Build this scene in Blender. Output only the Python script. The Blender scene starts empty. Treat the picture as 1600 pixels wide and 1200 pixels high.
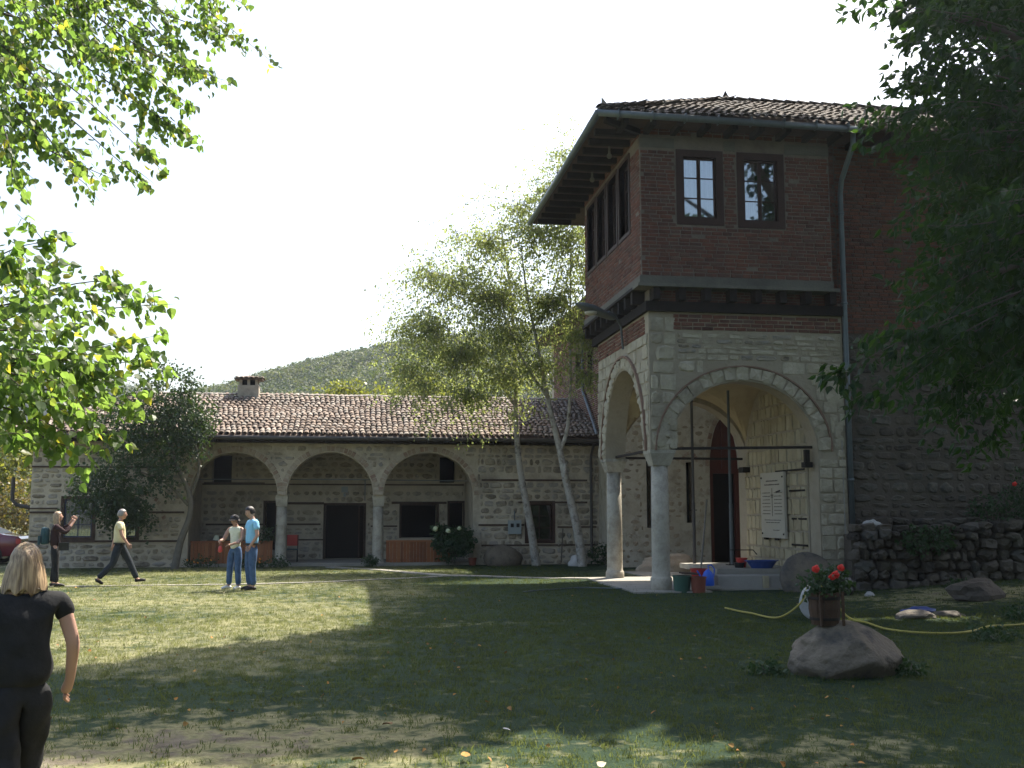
import bpy, bmesh, math, random
import numpy as np
from mathutils import Vector, Matrix, Euler, noise
random.seed(7); np.random.seed(7)
SC = bpy.context.scene
COL = SC.collection
R = math.radians
# ------------------------------------------------------------ camera, light
HC = 1.75
cam = bpy.data.objects.new('camera', bpy.data.cameras.new('camera')); COL.objects.link(cam)
cam.location = (0, 0, HC); cam.rotation_euler = (R(96.8085), 0, R(-8.4798))
cam.data.sensor_width = 36; cam.data.lens = 37.125; cam.data.clip_end = 3000; cam.data.clip_start = .1
SC.camera = cam
SUN = Vector((.456, .478, 1.0)).normalized()
EL = math.asin(SUN.z); AZ = math.atan2(SUN.x, SUN.y)
W = bpy.data.worlds.new('World'); SC.world = W; W.use_nodes = True
wn = W.node_tree; wn.nodes.clear()
sky = wn.nodes.new('ShaderNodeTexSky'); sky.sky_type = 'NISHITA'; sky.sun_disc = False
sky.sun_elevation = EL; sky.sun_rotation = AZ; sky.air_density = 1.2; sky.dust_density = 4.0; sky.ozone_density = 1.0
bg = wn.nodes.new('ShaderNodeBackground'); bg.inputs[1].default_value = .125
wo = wn.nodes.new('ShaderNodeOutputWorld')
wn.links.new(sky.outputs[0], bg.inputs[0]); wn.links.new(bg.outputs[0], wo.inputs[0])
sun = bpy.data.objects.new('sun', bpy.data.lights.new('sun', 'SUN')); COL.objects.link(sun)
sun.data.energy = 5.0; sun.data.angle = R(.6); sun.data.color = (1, .94, .82)
sun.rotation_euler = (-SUN).to_track_quat('-Z', 'Y').to_euler()
sun.location = (20, 20, 40)
SC.view_settings.view_transform = 'Standard'; SC.view_settings.look = 'None'
SC.view_settings.exposure = 1.3; SC.view_settings.gamma = 1.0; SC.view_settings.use_curve_mapping = False
SC.cycles.use_denoising = True
SC.cycles.max_bounces = 8; SC.cycles.diffuse_bounces = 3; SC.cycles.glossy_bounces = 3
SC.cycles.transmission_bounces = 6; SC.cycles.transparent_max_bounces = 8; SC.cycles.volume_bounces = 0
SC.cycles.sample_clamp_indirect = 4

# ------------------------------------------------------------ helpers
WL = {}           # world offset of every parent's origin
def tag(o, label=None, cat=None, group=None, kind=None):
    if label: o['label'] = label
    if cat: o['category'] = cat
    if group: o['group'] = group
    if kind: o['kind'] = kind
    return o
def thing(name, label, cat, loc=(0, 0, 0), rz=0, group=None):
    o = bpy.data.objects.new(name, None); COL.objects.link(o)
    o.empty_display_size = .2; o.location = loc; o.rotation_euler = (0, 0, rz)
    WL[o] = Vector(loc)
    return tag(o, label, cat, group)
def link(name, me, mat=None, parent=None, local=False, smooth=False):
    o = bpy.data.objects.new(name, me); COL.objects.link(o)
    if mat is not None:
        for m in (mat if isinstance(mat, (list, tuple)) else [mat]): me.materials.append(m)
    if smooth: me.polygons.foreach_set('use_smooth', [True] * len(me.polygons))
    WL[o] = Vector((0, 0, 0))
    if parent is not None:
        o.parent = parent
        if not local: o.location = -WL[parent]
    return o
class MB:
    def __init__(s): s.v = []; s.f = []; s.m = []; s.a = []
    def add(s, vs, fs, mi=0, var=None):
        n = len(s.v); s.v += [tuple(v) for v in vs]; s.f += [tuple(i + n for i in f) for f in fs]; s.m += [mi] * len(fs)
        return s
    def box(s, x0, x1, y0, y1, z0, z1, mi=0):
        return s.add([(x0,y0,z0),(x1,y0,z0),(x1,y1,z0),(x0,y1,z0),(x0,y0,z1),(x1,y0,z1),(x1,y1,z1),(x0,y1,z1)],
                     [(3,2,1,0),(4,5,6,7),(0,1,5,4),(1,2,6,5),(2,3,7,6),(3,0,4,7)], mi)
    def obox(s, M, mi=0):
        vs = [M @ Vector(p) for p in [(-.5,-.5,-.5),(.5,-.5,-.5),(.5,.5,-.5),(-.5,.5,-.5),(-.5,-.5,.5),(.5,-.5,.5),(.5,.5,.5),(-.5,.5,.5)]]
        return s.add(vs, [(3,2,1,0),(4,5,6,7),(0,1,5,4),(1,2,6,5),(2,3,7,6),(3,0,4,7)], mi)
    def bar(s, a, b, w, h=None, mi=0):
        a = Vector(a); b = Vector(b); h = h or w
        d = b - a; L = d.length; q = d.to_track_quat('X', 'Z').to_matrix().to_4x4()
        return s.obox(Matrix.Translation((a + b) / 2) @ q @ Matrix.Diagonal((L, w, h, 1)), mi)
    def tube(s, pts, rad, n=8, mi=0, cap=True):
        pts = [Vector(p) for p in pts]
        if not isinstance(rad, (list, tuple)): rad = [rad] * len(pts)
        base = len(s.v); ring = []
        up = Vector((0, 0, 1))
        d0 = (pts[1] - pts[0]).normalized()
        x = d0.cross(up)
        if x.length < .1: x = d0.cross(Vector((0, 1, 0)))
        x.normalize()
        for i, p in enumerate(pts):
            d = (pts[min(i + 1, len(pts) - 1)] - pts[max(i - 1, 0)])
            if d.length < 1e-6: d = Vector((0, 0, 1))
            d.normalize()
            x = (x - d * x.dot(d))
            if x.length < 1e-4: x = d.orthogonal()
            x.normalize(); y = d.cross(x)
            for k in range(n):
                t = 2 * math.pi * k / n
                s.v.append(tuple(p + (x * math.cos(t) + y * math.sin(t)) * rad[i]))
        for i in range(len(pts) - 1):
            for k in range(n):
                a = base + i * n + k; b = base + i * n + (k + 1) % n
                s.f.append((a, b, b + n, a + n)); s.m.append(mi)
        if cap:
            s.f.append(tuple(base + k for k in range(n))[::-1]); s.m.append(mi)
            e = base + (len(pts) - 1) * n
            s.f.append(tuple(e + k for k in range(n))); s.m.append(mi)
        return s
    def lathe(s, c, prof, n=20, mi=0):
        c = Vector(c); base = len(s.v)
        for r, z in prof:
            for k in range(n):
                t = 2 * math.pi * k / n
                s.v.append((c.x + r * math.cos(t), c.y + r * math.sin(t), c.z + z))
        for i in range(len(prof) - 1):
            for k in range(n):
                a = base + i * n + k; b = base + i * n + (k + 1) % n
                s.f.append((a, b, b + n, a + n)); s.m.append(mi)
        s.f.append(tuple(base + k for k in range(n))[::-1]); s.m.append(mi)
        e = base + (len(prof) - 1) * n
        s.f.append(tuple(e + k for k in range(n))); s.m.append(mi)
        return s
    def mesh(s, name='m'):
        me = bpy.data.meshes.new(name); me.from_pydata(s.v, [], s.f)
        me.polygons.foreach_set('material_index', s.m)
        me.validate(); me.update(); return me
    def build(s, name, mat, parent=None, local=False, smooth=False):
        return link(name, s.mesh(name), mat, parent, local, smooth)

# ------------------------------------------------------------ materials
MAT = {}
def nd(t, typ, **kw):
    n = t.nodes.new(typ)
    for k, v in kw.items(): setattr(n, k, v)
    return n
def mk(name, cols, scale=3.0, rough=.85, bump=.3, bscale=30, var=.5, metal=0, spec=.3, stain=0, stain_col=(.05,.05,.045), stain_scale=.8, coat=0, detail=6):
    """cols: list of base colours spread over noise + per-piece variation"""
    m = bpy.data.materials.new(name); m.use_nodes = True; t = m.node_tree; t.nodes.clear()
    o = nd(t, 'ShaderNodeOutputMaterial'); b = nd(t, 'ShaderNodeBsdfPrincipled')
    t.links.new(b.outputs[0], o.inputs[0])
    g = nd(t, 'ShaderNodeNewGeometry')
    n1 = nd(t, 'ShaderNodeTexNoise'); n1.inputs['Scale'].default_value = scale; n1.inputs['Detail'].default_value = detail; n1.inputs['Roughness'].default_value = .65
    t.links.new(g.outputs['Position'], n1.inputs['Vector'])
    at = nd(t, 'ShaderNodeAttribute', attribute_name='var'); oi = nd(t, 'ShaderNodeObjectInfo')
    ad = nd(t, 'ShaderNodeMath', operation='ADD'); t.links.new(at.outputs['Fac'], ad.inputs[0]); t.links.new(oi.outputs['Random'], ad.inputs[1])
    fr = nd(t, 'ShaderNodeMath', operation='FRACT'); t.links.new(ad.outputs[0], fr.inputs[0])
    mr = nd(t, 'ShaderNodeMapRange'); mr.inputs[1].default_value = .3; mr.inputs[2].default_value = .7
    t.links.new(n1.outputs[0], mr.inputs[0])
    mx = nd(t, 'ShaderNodeMix'); mx.inputs[0].default_value = var
    t.links.new(mr.outputs[0], mx.inputs[2]); t.links.new(fr.outputs[0], mx.inputs[3])
    cr = nd(t, 'ShaderNodeValToRGB'); t.links.new(mx.outputs[0], cr.inputs[0])
    el = cr.color_ramp.elements
    while len(el) < len(cols): el.new(.5)
    for i, c in enumerate(cols):
        el[i].position = .1 + .8 * i / max(1, len(cols) - 1); el[i].color = (*c, 1)
    last = cr.outputs[0]
    if stain:
        n3 = nd(t, 'ShaderNodeTexNoise'); n3.inputs['Scale'].default_value = stain_scale; n3.inputs['Detail'].default_value = 8; n3.inputs['Roughness'].default_value = .7
        t.links.new(g.outputs['Position'], n3.inputs['Vector'])
        r3 = nd(t, 'ShaderNodeMapRange'); r3.inputs[1].default_value = .5; r3.inputs[2].default_value = .68; r3.inputs[4].default_value = stain
        t.links.new(n3.outputs[0], r3.inputs[0])
        m3 = nd(t, 'ShaderNodeMix', data_type='RGBA'); t.links.new(r3.outputs[0], m3.inputs[0]); t.links.new(last, m3.inputs[6]); m3.inputs[7].default_value = (*stain_col, 1)
        last = m3.outputs[2]
    t.links.new(last, b.inputs['Base Color'])
    b.inputs['Roughness'].default_value = rough; b.inputs['Metallic'].default_value = metal
    b.inputs['Specular IOR Level'].default_value = spec; b.inputs['Coat Weight'].default_value = coat
    if bump:
        n2 = nd(t, 'ShaderNodeTexNoise'); n2.inputs['Scale'].default_value = bscale; n2.inputs['Detail'].default_value = 5
        t.links.new(g.outputs['Position'], n2.inputs['Vector'])
        bp = nd(t, 'ShaderNodeBump'); bp.inputs['Strength'].default_value = bump; bp.inputs['Distance'].default_value = .02
        t.links.new(n2.outputs[0], bp.inputs['Height']); t.links.new(bp.outputs[0], b.inputs['Normal'])
    MAT[name] = m; return m
mk('rubble_stone', [(.13,.11,.085),(.27,.225,.165),(.38,.325,.24),(.28,.255,.225),(.47,.41,.31)], 5, var=.6, bump=.7, bscale=22, stain=.5)
mk('mortar', [(.38,.325,.245),(.50,.43,.33),(.44,.38,.29)], 3, bump=.9, bscale=18, stain=.55, stain_col=(.10,.085,.065))
mk('pale_stone', [(.27,.235,.17),(.44,.39,.29),(.36,.315,.235),(.52,.46,.355)], 2, var=.4, bump=.8, bscale=22, stain=.7, stain_col=(.17,.14,.10), stain_scale=1.1)
mk('column_stone', [(.33,.295,.235),(.43,.39,.315),(.27,.24,.19)], 4, var=.2, bump=.5, bscale=40, stain=.6, stain_scale=1.6, stain_col=(.15,.135,.11))
mk('plaster', [(.30,.255,.185),(.42,.36,.27),(.35,.30,.22)], 1.6, bump=.9, bscale=14, stain=.6, stain_col=(.15,.125,.095), stain_scale=1.6)
mk('vault_plaster', [(.36,.29,.17),(.42,.34,.20),(.31,.25,.15)], 1.3, bump=.5, bscale=12, stain=.4, stain_col=(.2,.16,.1))
mk('yellow_block', [(.30,.25,.16),(.40,.34,.22),(.46,.40,.28)], 3, var=.55, bump=.5, bscale=30, stain=.3, stain_col=(.2,.18,.15))
mk('white_plaster', [(.55,.51,.43),(.42,.37,.29),(.30,.26,.20)], 2.2, bump=1, bscale=12, stain=.8, stain_col=(.22,.18,.13), stain_scale=2.4)
mk('brick', [(.07,.032,.024),(.135,.05,.034),(.19,.075,.048),(.12,.06,.045),(.16,.095,.07)], 6, var=.65, bump=.7, bscale=45, stain=.35, stain_col=(.06,.04,.035), stain_scale=1.4)
mk('brick_mortar', [(.17,.135,.11),(.27,.23,.19)], 4, bump=.8, bscale=25, stain=.5, stain_col=(.08,.06,.05))
mk('arch_brick', [(.22,.13,.095),(.34,.27,.20),(.42,.36,.28),(.28,.19,.14)], 6, var=.7, bump=.5, bscale=45)
mk('roof_tile', [(.07,.053,.043),(.145,.105,.08),(.235,.175,.135),(.155,.135,.115),(.31,.255,.21)], 5, var=.75, bump=.5, bscale=40, stain=.35, stain_col=(.10,.09,.07), stain_scale=1.2)
mk('tower_tile', [(.05,.04,.036),(.10,.075,.062),(.15,.12,.10),(.10,.095,.088)], 5, var=.75, bump=.5, bscale=40, stain=.35, stain_col=(.05,.05,.045))
mk('roof_bed', [(.07,.045,.035),(.12,.08,.06)], 4, bump=.5)
mk('old_wood', [(.045,.028,.02),(.085,.055,.04)], 8, bump=.6, bscale=40, var=.4)
mk('dark_beam', [(.012,.009,.008),(.028,.02,.016)], 8, bump=.6, bscale=40, var=.4)
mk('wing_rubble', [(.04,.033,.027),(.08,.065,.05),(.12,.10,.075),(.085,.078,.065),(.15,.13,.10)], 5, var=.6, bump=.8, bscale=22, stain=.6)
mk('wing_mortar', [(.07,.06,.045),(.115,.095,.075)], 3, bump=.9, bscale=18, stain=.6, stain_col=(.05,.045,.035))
mk('window_wood', [(.035,.016,.011),(.055,.025,.017)], 8, bump=.3, bscale=50, var=.3, rough=.6)
mk('orange_plank', [(.16,.055,.022),(.25,.09,.035),(.31,.13,.055)], 7, bump=.3, bscale=40, var=.7, rough=.65)
mk('red_door', [(.075,.018,.014),(.11,.028,.02)], 6, bump=.3, rough=.6)
mk('ledge', [(.13,.12,.10),(.19,.175,.145)], 4, bump=.6, bscale=25, stain=.5)
mk('zinc', [(.10,.125,.14),(.16,.185,.20)], 5, rough=.5, metal=.5, bump=.1, stain=.3)
mk('dark_pipe', [(.05,.045,.042),(.08,.07,.065)], 5, rough=.5, bump=.1)
mk('iron', [(.02,.018,.016),(.04,.03,.025)], 12, rough=.7, bump=.2, metal=.3)
mk('grey_post', [(.09,.10,.10),(.13,.14,.145)], 6, rough=.6, bump=.2)
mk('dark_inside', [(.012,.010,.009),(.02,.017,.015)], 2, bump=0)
mk('paving', [(.24,.22,.185),(.34,.315,.27)], 3, var=.5, bump=.5, bscale=30, stain=.4, stain_col=(.15,.14,.1))
mk('concrete', [(.30,.28,.25),(.38,.36,.32)], 3, bump=.5, bscale=30, stain=.4, stain_col=(.2,.18,.15))
mk('boulder', [(.12,.098,.072),(.19,.155,.115),(.10,.09,.082)], 2.6, bump=1.0, bscale=26, stain=.85, stain_col=(.05,.05,.05), stain_scale=3.2, detail=10)
mk('drywall_stone', [(.035,.03,.025),(.07,.058,.046),(.12,.10,.078),(.08,.076,.07)], 5, var=.65, bump=.8, bscale=20, stain=.4, stain_col=(.05,.06,.035))
mk('birch_bark', [(.44,.42,.38),(.34,.31,.27),(.50,.48,.45)], 6, bump=.5, bscale=30, stain=.95, stain_col=(.05,.045,.04), stain_scale=4.5)
mk('bark', [(.06,.05,.04),(.12,.10,.08)], 8, bump=1, bscale=20)
mk('pale_bark', [(.12,.11,.09),(.20,.18,.15)], 8, bump=.8, bscale=25)
mk('skin', [(.40,.23,.17),(.46,.28,.21)], 6, rough=.55, bump=.05)
mk('black_cloth', [(.012,.012,.013),(.02,.02,.022)], 8, rough=.9, bump=.5, bscale=14, var=0)
mk('dark_brown_cloth', [(.03,.015,.016),(.045,.022,.024)], 8, rough=.9, bump=.4, bscale=25, var=0)
mk('cream_cloth', [(.62,.55,.33),(.70,.62,.40)], 8, rough=.9, bump=.4, bscale=22, var=0)
mk('white_cloth', [(.60,.62,.45),(.72,.72,.60)], 14, rough=.9, bump=.4, bscale=25, var=0)
mk('blue_shirt', [(.22,.50,.72),(.28,.58,.80)], 8, rough=.9, bump=.4, bscale=22, var=0)
mk('jeans', [(.045,.085,.17),(.08,.14,.26)], 10, rough=.9, bump=.4, bscale=25, var=0)
mk('dark_trousers', [(.015,.02,.026),(.025,.032,.04)], 10, rough=.9, bump=.4, bscale=25, var=0)
mk('teal_cloth', [(.02,.05,.06),(.03,.075,.09)], 10, rough=.8, bump=.4, bscale=25, var=0)
mk('shoe_black', [(.015,.013,.012),(.025,.02,.02)], 8, rough=.5, bump=0)
mk('shoe_white', [(.6,.6,.62),(.7,.7,.7)], 8, rough=.5, bump=0)
mk('car_paint', [(.16,.012,.028),(.18,.015,.032)], 3, rough=.25, bump=0, coat=.8, spec=.5)
mk('rubber', [(.02,.02,.02),(.03,.03,.03)], 8, bump=.2)
mk('chrome', [(.5,.5,.52),(.6,.6,.62)], 8, rough=.25, metal=.9, bump=0)
mk('red_plastic', [(.45,.03,.025),(.52,.045,.035)], 4, rough=.4, bump=0, spec=.5)
mk('blue_plastic', [(.02,.10,.55),(.03,.13,.62)], 4, rough=.35, bump=0, spec=.5)
mk('navy_plastic', [(.02,.05,.20),(.03,.07,.26)], 4, rough=.4, bump=0, spec=.5)
mk('green_plastic', [(.03,.08,.06),(.045,.11,.08)], 4, rough=.45, bump=0, spec=.5)
mk('brown_plastic', [(.17,.05,.03),(.22,.07,.045)], 4, rough=.5, bump=.1)
mk('black_plastic', [(.012,.012,.013),(.02,.02,.02)], 4, rough=.3, bump=.5, bscale=20, spec=.5)
mk('hose', [(.30,.25,.05),(.38,.32,.07)], 8, rough=.5, bump=.1)
mk('marble', [(.42,.385,.31),(.50,.46,.38)], 2, rough=.5, bump=.1, stain=.2, stain_col=(.4,.38,.33))
mk('engraving', [(.10,.09,.08),(.16,.14,.12)], 6, bump=0)
mk('granite', [(.36,.35,.34),(.48,.47,.46)], 40, bump=.4, bscale=60)
mk('white_paint', [(.6,.6,.58),(.7,.7,.68)], 6, bump=.1)
mk('grey_box', [(.25,.28,.28),(.30,.33,.33)], 3, rough=.5, bump=.1)
mk('geranium', [(.55,.02,.015),(.70,.04,.03)], 20, bump=0, rough=.6)
mk('orange_flower', [(.65,.20,.03),(.75,.32,.04)], 20, bump=0)
mk('hydrangea_bloom', [(.45,.50,.30),(.55,.58,.40)], 20, bump=.5)
mk('barrel_wood', [(.06,.035,.022),(.11,.065,.04)], 8, bump=.6, bscale=40, var=.6)
mk('sky_tint_curtain', [(.60,.64,.72),(.70,.73,.80)], 6, bump=.2)  # curtain tinted pale blue to stand in for sky reflected in the panes
mk('blue_frame', [(.05,.06,.10),(.07,.08,.13)], 6, bump=.1)
mk('dead_leaf', [(.35,.16,.04),(.42,.24,.07),(.20,.11,.05)], 30, var=.8, bump=.2)
mk('pale_leaf', [(.5,.42,.28),(.58,.5,.36)], 30, bump=.2)
def glass_mat(name, col, rough=.03):
    m = bpy.data.materials.new(name); m.use_nodes = True; t = m.node_tree; t.nodes.clear()
    o = nd(t, 'ShaderNodeOutputMaterial'); tr = nd(t, 'ShaderNodeBsdfTransparent'); tr.inputs[0].default_value = (*col, 1)
    gl = nd(t, 'ShaderNodeBsdfGlossy'); gl.inputs['Roughness'].default_value = rough; gl.inputs[0].default_value = (1, 1, 1, 1)
    fr = nd(t, 'ShaderNodeFresnel'); fr.inputs[0].default_value = 1.6
    ad = nd(t, 'ShaderNodeMath', operation='ADD'); ad.inputs[1].default_value = .22; t.links.new(fr.outputs[0], ad.inputs[0])
    mx = nd(t, 'ShaderNodeMixShader'); t.links.new(ad.outputs[0], mx.inputs[0]); t.links.new(tr.outputs[0], mx.inputs[1]); t.links.new(gl.outputs[0], mx.inputs[2])
    t.links.new(mx.outputs[0], o.inputs[0]); MAT[name] = m; return m
glass_mat('glass', (.6, .65, .65)); glass_mat('dark_glass', (.12, .13, .14))
def leaf_mat(name, cols, trans=.5, tcol=(1.0, 1.0, .35), rough=.45, scale=2.0, bright=2.2, spec=.4):
    m = bpy.data.materials.new(name); m.use_nodes = True; t = m.node_tree; t.nodes.clear()
    o = nd(t, 'ShaderNodeOutputMaterial')
    at = nd(t, 'ShaderNodeAttribute', attribute_name='var'); oi = nd(t, 'ShaderNodeObjectInfo')
    ad = nd(t, 'ShaderNodeMath', operation='ADD'); t.links.new(at.outputs['Fac'], ad.inputs[0]); t.links.new(oi.outputs['Random'], ad.inputs[1])
    fr = nd(t, 'ShaderNodeMath', operation='FRACT'); t.links.new(ad.outputs[0], fr.inputs[0])
    cr = nd(t, 'ShaderNodeValToRGB'); t.links.new(fr.outputs[0], cr.inputs[0]); el = cr.color_ramp.elements
    while len(el) < len(cols): el.new(.5)
    for i, c in enumerate(cols):
        el[i].position = i / max(1, len(cols) - 1); el[i].color = (*c, 1)
    b = nd(t, 'ShaderNodeBsdfPrincipled'); t.links.new(cr.outputs[0], b.inputs['Base Color']); b.inputs['Roughness'].default_value = rough
    b.inputs['Specular IOR Level'].default_value = spec
    tl = nd(t, 'ShaderNodeBsdfTranslucent')
    mc = nd(t, 'ShaderNodeMix', data_type='RGBA', blend_type='MULTIPLY'); mc.inputs[0].default_value = 1
    t.links.new(cr.outputs[0], mc.inputs[6]); mc.inputs[7].default_value = (bright * tcol[0], bright * tcol[1], bright * tcol[2], 1)
    t.links.new(mc.outputs[2], tl.inputs[0])
    mx = nd(t, 'ShaderNodeMixShader'); mx.inputs[0].default_value = trans
    t.links.new(b.outputs[0], mx.inputs[1]); t.links.new(tl.outputs[0], mx.inputs[2]); t.links.new(mx.outputs[0], o.inputs[0])
    MAT[name] = m; return m
def hair_mat(name, c1, c2):
    m = bpy.data.materials.new(name); m.use_nodes = True; t = m.node_tree; b = t.nodes['Principled BSDF']
    g = nd(t, 'ShaderNodeTexCoord'); mp = nd(t, 'ShaderNodeMapping'); mp.inputs['Scale'].default_value = (70, 70, 5); t.links.new(g.outputs['Object'], mp.inputs[0])
    n = nd(t, 'ShaderNodeTexNoise'); n.inputs['Scale'].default_value = 1; n.inputs['Detail'].default_value = 4; t.links.new(mp.outputs[0], n.inputs['Vector'])
    r = nd(t, 'ShaderNodeValToRGB'); r.color_ramp.elements[0].position = .35; r.color_ramp.elements[1].position = .65; r.color_ramp.elements[0].color = (*c1, 1); r.color_ramp.elements[1].color = (*c2, 1)
    t.links.new(n.outputs[0], r.inputs[0]); t.links.new(r.outputs[0], b.inputs['Base Color']); b.inputs['Roughness'].default_value = .42
    bp = nd(t, 'ShaderNodeBump'); bp.inputs['Strength'].default_value = .9; bp.inputs['Distance'].default_value = .01; t.links.new(n.outputs[0], bp.inputs['Height']); t.links.new(bp.outputs[0], b.inputs['Normal']); MAT[name] = m
hair_mat('hair_blond', (.13, .08, .045), (.46, .33, .20)); hair_mat('hair_dark', (.012, .009, .008), (.035, .026, .02)); hair_mat('hair_grey', (.12, .11, .10), (.30, .28, .26))
leaf_mat('linden_leaf', [(.035,.065,.02),(.05,.085,.026),(.06,.095,.03),(.045,.075,.025),(.07,.105,.035),(.05,.08,.028),(.06,.09,.03),(.055,.09,.03),(.07,.10,.03),(.055,.085,.028),(.17,.16,.03)], .55, bright=4.6, tcol=(1, 1, .5))
leaf_mat('walnut_leaf', [(.010,.026,.011),(.016,.038,.013),(.014,.032,.012),(.024,.050,.016)], .35, bright=4.0, spec=.18, tcol=(1, 1, .3))
leaf_mat('birch_leaf', [(.08,.10,.045),(.115,.135,.06),(.095,.115,.055),(.14,.145,.065)], .55, bright=3.6, tcol=(1, 1, .6), rough=.33)
leaf_mat('dark_leaf', [(.022,.045,.016),(.038,.065,.024),(.03,.055,.022)], .3, bright=1.6)
leaf_mat('yellow_leaf', [(.12,.14,.04),(.17,.18,.055),(.14,.15,.05)], .45, bright=1.8)
leaf_mat('brown_leaf', [(.12,.10,.045),(.17,.13,.06),(.09,.10,.04)], .4, bright=1.6)
leaf_mat('bush_leaf', [(.03,.06,.025),(.045,.085,.035)], .3, bright=1.6)

# ------------------------------------------------------------ stone / brick pieces
def rock_proto(seed, rnd=.16, n=8, depth=1.0, flat=.75):
    """a rounded irregular block: unit width (x), unit height (z), face toward -y"""
    rg = random.Random(seed); vs = []; fs = []
    out = []
    base = [(-.5,-.5),(0,-.5),(.5,-.5),(.5,0),(.5,.5),(0,.5),(-.5,.5),(-.5,0)]
    for i, (x, z) in enumerate(base):
        k = 1 - (rnd * rg.uniform(.6, 1.6) if i % 2 == 0 else rnd * .25 * rg.random())
        out.append((x * k + rg.uniform(-.03, .03), z * k + rg.uniform(-.04, .04)))
    for x, z in out: vs.append((x, .5, z))
    for x, z in out: vs.append((x, -.25, z))
    for x, z in out: vs.append((x * flat, -.5 + rg.uniform(-.12, .1), z * flat))
    vs.append((rg.uniform(-.1, .1), -.5 + rg.uniform(-.15, .05), rg.uniform(-.1, .1)))
    for r_ in (0, 8):
        for k in range(8):
            a = r_ + k; b = r_ + (k + 1) % 8
            fs.append((a, b, b + 8, a + 8))
    for k in range(8): fs.append((16 + k, 16 + (k + 1) % 8, 24))
    return np.array(vs, float), [f for f in fs]
def brick_proto(seed, j=.03):
    rg = random.Random(seed); vs = []
    for y, k in ((.5, 1), (-.35, 1), (-.5, .94)):
        for x, z in ((-.5,-.5),(.5,-.5),(.5,.5),(-.5,.5)):
            vs.append((x * k + rg.uniform(-j, j) * .3, y, z * (k if k == 1 else .85) + rg.uniform(-j, j) * 2))
    fs = []
    for r_ in (0, 4):
        for k in range(4):
            a = r_ + k; b = r_ + (k + 1) % 4; fs.append((a, b, b + 4, a + 4))
    fs.append((8, 9, 10, 11)); return np.array(vs, float), fs
def tile_proto(seed):
    """barrel cover tile: length along y (unit), width along x (unit), arch up z"""
    rg = random.Random(seed); n = 6; vs = []; fs = []
    for y, w in ((-.5, .5), (.5, .40)):
        for k in range(n + 1):
            t = math.pi * k / n; vs.append((-math.cos(t) * w + rg.uniform(-.02, .02), y, math.sin(t) * w * .75))
    for k in range(n + 1):
        t = math.pi * k / n; vs.append((-math.cos(t) * .40, -.5, math.sin(t) * .40 * .65 - .02))
    for k in range(n):
        fs.append((k, k + 1, n + 2 + k, n + 1 + k)); fs.append((k + 1, k, 2 * n + 2 + k, 2 * n + 3 + k))
    return np.array(vs, float), fs
def protos(fn, k, **kw): return [fn(100 + i, **kw) for i in range(k)]
ROCKS = protos(rock_proto, 10); ROCKS2 = protos(rock_proto, 10, rnd=.30, flat=.6); ASH = protos(rock_proto, 6, rnd=.04, flat=.93)
BRK = protos(brick_proto, 8); TIL = protos(tile_proto, 5)
_pm = {}
def proto_mesh(pr, i, mat, key):
    k = (key, i, mat.name)
    if k not in _pm:
        me = bpy.data.meshes.new(key); me.from_pydata([tuple(v) for v in pr[i][0]], [], pr[i][1]); me.materials.append(mat); me.update()
        _pm[k] = me
    return _pm[k]
CY, SY = math.cos(R(8.4798)), math.sin(R(8.4798)); CP, SP = math.cos(R(6.8085)), math.sin(R(6.8085))
def in_view(p):          # how large something of unit size shows; 0 out of the camera's view
    x = p[0] * CY - p[1] * SY; f = p[0] * SY + p[1] * CY; z = p[2] - HC
    d = f * CP + z * SP; u = -f * SP + z * CP
    if d < .5 or abs(x / d) > .495 or abs(u / d) > .375: return 0
    return 1650 / d
def pieces(P, pr, key, mat, parent, name, stuff_name, limit=300, smooth=False, label=None, scl=None):
    """P: list of (Matrix, size). The largest in view become objects, the rest one joined part"""
    def sc(q): return in_view(q[0].translation) * q[1]
    P = sorted(P, key=lambda q: -sc(q))
    ind = [q for q in P[:limit] if sc(q) > 0]; rest = P[len(ind):]
    off = Matrix.Translation(-WL[parent])
    for M, s in ind:
        me = proto_mesh(pr, random.randrange(len(pr)), mat, key)
        o = bpy.data.objects.new(name, me); COL.objects.link(o); o.parent = parent; o.matrix_local = off @ M
    if rest:
        joined(rest, pr, mat, parent, stuff_name)
def joined(rest, pr, mat, parent, nm, kind='stuff', smooth=False, vals=None):
    V = []; F = []; A = []; n = 0
    for M, s in rest:
        v, f = pr[random.randrange(len(pr))]
        m = np.array(M); V.append(v @ m[:3, :3].T + m[:3, 3]); F += [tuple(i + n for i in q) for q in f]
        n += len(v); A += [random.random()] * len(v)
    me = bpy.data.meshes.new(nm); me.from_pydata(np.concatenate(V).tolist(), [], F)
    a = me.attributes.new('var', 'FLOAT', 'POINT'); a.data.foreach_set('value', A)
    o = link(nm, me, mat, parent, smooth=smooth)
    if kind: o['kind'] = kind
    return o
class Frame:   # a wall: local u along the wall, d into it, z up
    def __init__(s, ox, oy, rz=0): s.o = Vector((ox, oy, 0)); s.rz = rz; s.c = math.cos(rz); s.s = math.sin(rz); s.R = Matrix.Rotation(rz, 4, 'Z')
    def p(s, u, d, z): return (s.o.x + u * s.c - d * s.s, s.o.y + u * s.s + d * s.c, z)
    def box(s, mb, u0, u1, d0, d1, z0, z1, mi=0):
        n = len(mb.v); mb.box(u0, u1, d0, d1, z0, z1, mi)
        for i in range(n, len(mb.v)): mb.v[i] = s.p(mb.v[i][0], mb.v[i][1], mb.v[i][2])
    def M(s, u, d, z, su, sd, sz, ry=0):
        return Matrix.Translation(s.p(u, d, z)) @ s.R @ Matrix.Rotation(ry, 4, 'Y') @ Matrix.Diagonal((su, sd, sz, 1))
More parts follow.
